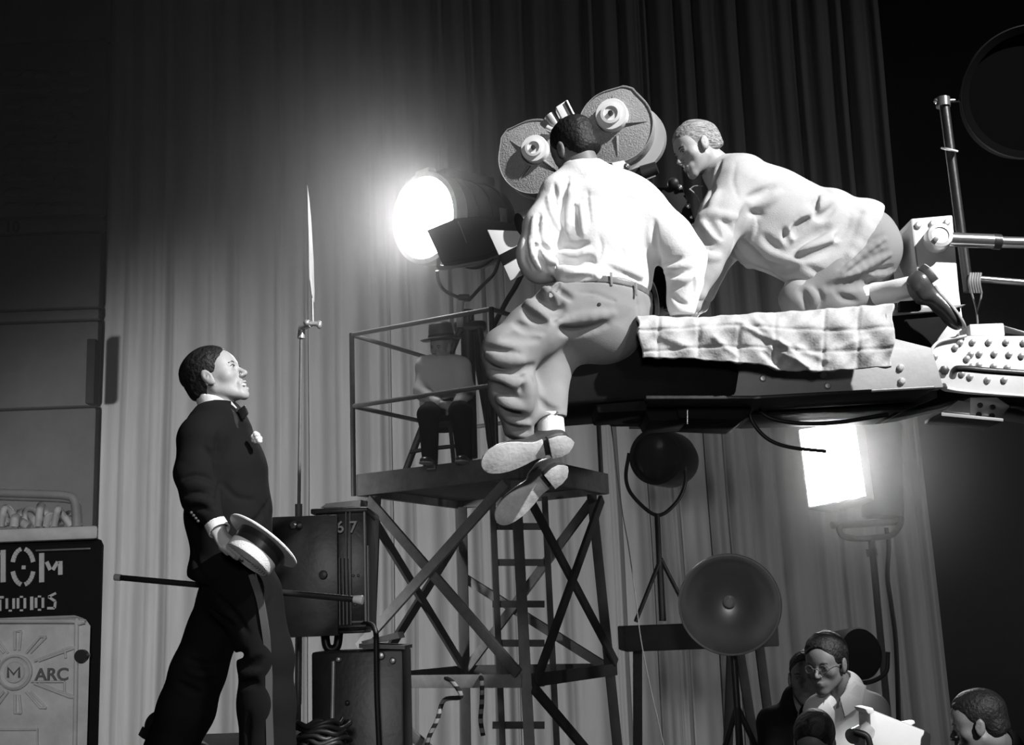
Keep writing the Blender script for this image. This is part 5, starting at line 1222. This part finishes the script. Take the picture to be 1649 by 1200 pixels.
b = MB(); b.tube([P(1385, 476, 4.79), P(1402, 474, 4.79), P(1425, 472, 4.74), P(1450, 466, 4.67), P(1472, 460, 4.63)], (.05, .040), 24); b.build('sock', 'shirt', t)
shoe(t, P(1487, 428, 4.57), (.52, .03, -.84), (-.93, .10, -.42), .30, .94)

# ================================================================== the man seated on the tower
Y = 9.35
t = thing('person', P(715, 735, Y), 'person in brimmed hat and pale shirt seated on the tower', 'person')
hc = P(711, 560, Y); fr = frame((-.50, -.82, -.25), (0, -.2, .95)); sc = 1.0
body = [head_and_hair(None, hc, fr, sc), ('+', .03, cone_(P(713, 566, Y), P(714, 590, Y+.02), .052, .07)),
        plimb((712, 600, Y+.02, 34, .10), (715, 650, Y+.05, 30, .10), (1, 0, 0))]
body += pchain(0, [(685, 590, Y, 9), (680, 632, Y-.05, 8), (712, 652, Y-.3, 6)], .03)+pchain(0, [(744, 590, Y, 9), (752, 632, Y-.05, 8), (735, 650, Y-.3, 6)], .03)
body += hand(P(712, 652, Y-.3), P(722, 654, Y-.32), (0, .3, 1), (.5, .5, -.5), sc=.9)+hand(P(735, 650, Y-.3), P(727, 656, Y-.32), (0, .3, 1), (-.5, .5, -.5), sc=.9)
lo, hi = bounds([P(665, 510, Y), P(765, 680, Y), (0, Y-.45, 3), (0, Y+.3, 3)], .03); lo[0] = P(665, 600, Y).x-.03; hi[0] = P(765, 600, Y).x+.03; lo[2] = P(700, 690, Y).z; hi[2] = P(700, 510, Y).z+.05
bo = solid('body', body, lo, hi, .007, 'skin', t, 1)
face_bits(t, hc, fr, sc, bo, 0)
sh = [plimb((712, 598, Y+.02, 36, .12), (713, 648, Y+.03, 37, .14), (1, 0, 0), .06), ('+', .05, cone_(P(687, 588, Y), P(738, 588, Y), .075, .075))]
sh += pchain(0, [(684, 592, Y, 14), (679, 630, Y-.05, 12), (706, 650, Y-.27, 9)], .04)+pchain(0, [(744, 592, Y, 14), (752, 630, Y-.05, 12), (738, 648, Y-.27, 9)], .04)
sh += [('-', .01, cone_(P(712, 560, Y), P(712, 577, Y), .06, .055)), waves(.008, 22, (1, 0, .5), 3), ('-', .006, cone_(P(711, 580, Y-.14), P(714, 645, Y-.14), .004, .004))]
solid('shirt', sh, lo, hi, .008, 'shirt', t)
tr = [plimb((714, 650, Y+.05, 34, .14), (714, 668, Y, 33, .14), (1, 0, 0), .05)]
tr += pchain(0, [(700, 660, Y-.05, 19), (690, 668, Y-.4, 17), (692, 735, Y-.42, 13)], .04)+pchain(0, [(730, 660, Y-.05, 19), (742, 664, Y-.4, 17), (748, 735, Y-.42, 13)], .04)
tr += [('&', .01, lambda Q: deckz+.06-Q[:, 2])]
lo, hi = bounds([P(660, 640, Y), P(775, 760, Y), (P(700, 640, Y).x, Y-.6, P(700, 700, Y).z), (P(700, 640, Y).x, Y+.3, P(700, 700, Y).z)], .05)
solid('trousers', tr, lo, hi, .008, 'tux', t)
for x in (690, 747):
    q = P(x, 735, Y-.42); shoe(t, Vector((q.x+.03, q.y+.09, deckz+.012)), (-.2, -.95, 0), (0, 0, 1), .28, .95)
ht = thing('brimmed_hat', P(711, 545, Y), 'dark brimmed hat worn by the man seated on the tower', 'hat')
c = P(711, 546, Y-.01)
b = MB(); b.lathe([(.095, .02), (.15, -.002), (.165, .004), (.165, .0), (.15, -.01), (.09, -.004)], c, (-.06, -.16, 1), 48); b.build('brim', 'dark', ht)
b = MB(); b.lathe([(.099, 0), (.098, .06), (.088, .115), (.06, .13), (.03, .118), (0, .112)], c, (-.06, -.16, 1), 48); b.build('crown', 'dark', ht)
b = MB(); b.lathe([(.1, .004), (.102, .006), (.101, .034), (.098, .036)], c, (-.06, -.16, 1), 48); b.build('hat_band', 'matte', ht)
st = thing('stool', P(715, 735, Y), 'small dark stool under the man seated on the tower', 'stool')
zt = P(714, 684, Y).z
b = MB(); b.lathe([(0, 0), (.17, 0), (.18, -.02), (.16, -.04), (0, -.04)], (P(714, 680, Y).x, Y, zt), (0, 0, 1), 32); b.build('seat', 'wood_dark', st)
for k in range(4):
    a = k*PI/2+.5; x0 = P(714, 680, Y).x; MB().bar((x0+.12*math.cos(a), Y+.12*math.sin(a), zt-.03), (x0+.17*math.cos(a), Y+.17*math.sin(a), deckz), .03, .03).build('leg', 'wood_dark', st)

# ================================================================== crew standing at the lower right
def stander(px, py, Y, fwd, up, sc, label, skin, hairm, shirtm, shx, shw, shy, smile=0, glasses=0, hairf=.006, collar='open', bodyz=0, lean=0):
    hc = P(px, py, Y); fr = frame(fwd, up)
    t = thing('person', (hc.x, Y+.1, 0), label, 'person')
    C1 = P(shx, shy, Y+.06); s_ = S(shx, shy, Y)
    wv = shw*s_
    nk = hp(hc, fr, sc, (0, -.03, -.06))
    hipz = max(C1.z-.55, .5); hip = Vector((C1.x+lean, Y+.1, hipz))
    body = [head_and_hair(None, hc, fr, sc, smile), ('+', .03, cone_(nk, C1+Vector((0, 0, .05)), .050*sc, .066)),
            ('+', .05, limb_(C1+Vector((0, 0, -.06)), hip, (wv*.72, .09), (.13, .09), (1, 0, 0)))]
    for s2 in (-1, 1):
        body += [('+', .03, cone_(C1+Vector((s2*wv*.8, 0, -.05)), C1+Vector((s2*wv*1.0, -.02, -.32)), .045, .036)), ('+', .03, cone_(C1+Vector((s2*wv*1.0, -.02, -.32)), C1+Vector((s2*wv*.6, -.26, -.36)), .036, .026))]
        body += hand(C1+Vector((s2*wv*.6, -.26, -.36)), C1+Vector((s2*wv*.45, -.34, -.35)), (0, .1, 1), (-s2*.8, -.3, 0), sc=.9)
    lo = np.array([min(hc.x, C1.x)-.34, Y-.5, hipz-.15]); hi = np.array([max(hc.x, C1.x)+.34, Y+.32, hc.z+.2])
    bo = solid('body', body, lo, hi, .005, skin, t, 1)
    face_bits(t, hc, fr, sc, bo, smile)
    a, b = bounds([hc], .155)
    if hairm: solid('hair', [('+', .01, loc(HAIR(hairf), hc, fr, sc)), waves(.005, 120, (.3, .9, .4), 2)], a, b, .0035, hairm, bo)
    sh = [('+', .05, limb_(C1+Vector((0, .01, -.09)), hip+Vector((0, 0, -.08)), (wv*.86, .13), (.165, .12), (1, 0, 0))), ('+', .05, cone_(C1+Vector((-wv*.72, 0, -.03)), C1+Vector((wv*.72, 0, -.03)), .07, .07)),
          ('+', .04, cone_(C1+Vector((0, 0, .055)), C1, .078, .09))]
    for s2 in (-1, 1):
        sh += [('+', .04, cone_(C1+Vector((s2*wv*.82, 0, -.05)), C1+Vector((s2*wv*1.02, -.02, -.32)), .068, .058)), ('+', .04, cone_(C1+Vector((s2*wv*1.02, -.02, -.32)), C1+Vector((s2*wv*.66, -.23, -.36)), .056, .042))]
    f2 = Vector((fwd[0], fwd[1], 0)).normalized(); vv = C1+f2*.09
    sh += [('-', .006, cone_(nk+Vector((0, 0, .03)), C1+Vector((0, 0, .03)), .058*sc, .062)), ('-', .012, cone_(vv+Vector((0, 0, .10)), vv+Vector((0, 0, -.04)), .05, .008)), waves(.006, 26, (1, .2, .4), 7)]
    so = solid('shirt' if shirtm != 'tux' else 'jacket', sh, lo, hi, .006, shirtm, t)
    lp_ = Vector((-f2.y, f2.x, 0))
    if collar:
        for s2 in (-1, 1):
            w = lp_*s2
            b = MB(); b.prism([C1+f2*.05+w*.075+Vector((0, 0, .095)), C1+f2*.105+w*.03+Vector((0, 0, .03)), C1+f2*.125+w*.055+Vector((0, 0, -.045)), C1+f2*.09+w*.115+Vector((0, 0, .0)), C1+f2*.01+w*.105+Vector((0, 0, .07))], f2*.012, .003)
            b.build('collar', 'shirt', so)
    if glasses:
        b = MB()
        for s2 in (-1, 1):
            b.tube([hp(hc, fr, sc, (s2*.031+.018*math.cos(q), .103-abs(.031+.02*math.cos(q)*1)*.12, -.001+.016*math.sin(q))) for q in [k*PI/8 for k in range(17)]], .0011, seg=6, smooth=0)
            b.tube([hp(hc, fr, sc, (s2*.051, .094, .004)), hp(hc, fr, sc, (s2*.076, .02, .006))], .0011, seg=6, smooth=0)
        b.tube([hp(hc, fr, sc, (-.011, .106, .002)), hp(hc, fr, sc, (.011, .106, .002))], .0018, seg=6, smooth=0)
        b.build('glasses', 'grey', bo)
    lg = MB()
    for s2 in (-1, 1):
        o = MB(); o.cyl(hip+Vector((s2*.09, 0, -.02)), (hip.x+s2*.11, Y+.1, .06), .085, .065, 24); o.build('trouser_leg', 'tux', t)
        shoe(t, Vector((hip.x+s2*.11, Y+.18, .012)), (f2.x, f2.y, 0), (0, 0, 1), .29, .95)
    return t, hc, fr
stander(1331, 1070, 5.3, (-.62, -.76, -.16), (.02, 0, 1), 1.0, 'person wearing glasses and an open-necked pale shirt at lower right', 'skin_dark', 'hair', 'shirt', 1362, 52, 1132, glasses=1, hairf=.008)
stander(1300, 1094, 5.75, (-.35, -.93, .05), (.05, 0, 1), .98, 'person in dark suit standing half hidden behind the man in glasses', 'skin_dark', 'hair', 'tux', 1290, 58, 1150, collar=None)
stander(1312, 1196, 4.6, (-.35, -.75, -.45), (0, -.3, 1), .85, 'dark-haired person looking down at the bottom edge, before the pale shirt', 'skin_dark', 'hair', 'tux', 1312, 55, 1262, hairf=.010)
stander(1577, 1167, 4.5, (-.90, .26, -.18), (-.1, 0, 1), .95, 'person in dark jacket in profile at the bottom right corner', 'skin_dark', 'hair', 'tux', 1612, 75, 1232, collar=None, hairf=.003)
# bright white camera case they look at
t = thing('white_case', P(1440, 1230, 4.7), 'brilliant white boxy camera case tilted up among the crew', 'camera case')
pp([(1400, 1141), (1412, 1146), (1500, 1181), (1497, 1240), (1424, 1250), (1402, 1190)], 4.7, .16, .01).build('case', 'white', t)
pp([(1393, 1142), (1406, 1140), (1410, 1150), (1398, 1150)], 4.7, .16, .004).build('lip', 'white', t)
pp([(1455, 1163), (1472, 1160), (1474, 1165), (1464, 1170)], 4.74, .04, .002).build('latch', 'white', t)
b = MB(); b.cyl(P(1372, 1186, 4.68), P(1384, 1180, 4.72), .028); b.build('lens_ring', 'bright', t)
b = MB(); b.cyl(P(1382, 1192, 4.68), P(1404, 1172, 4.74), .03); b.build('lens_barrel', 'silver', t)
b = MB(); b.tube([P(1376, 1178, 4.65), P(1396, 1186, 4.64), P(1402, 1206, 4.64)], .012); b.build('strap', 'rubber', t)
b = MB(); b.cyl(P(1450, 1238, 4.78), (P(1450, 1238, 4.78).x, 4.78, 0), .025); b.build('support_pole', 'dark', t)
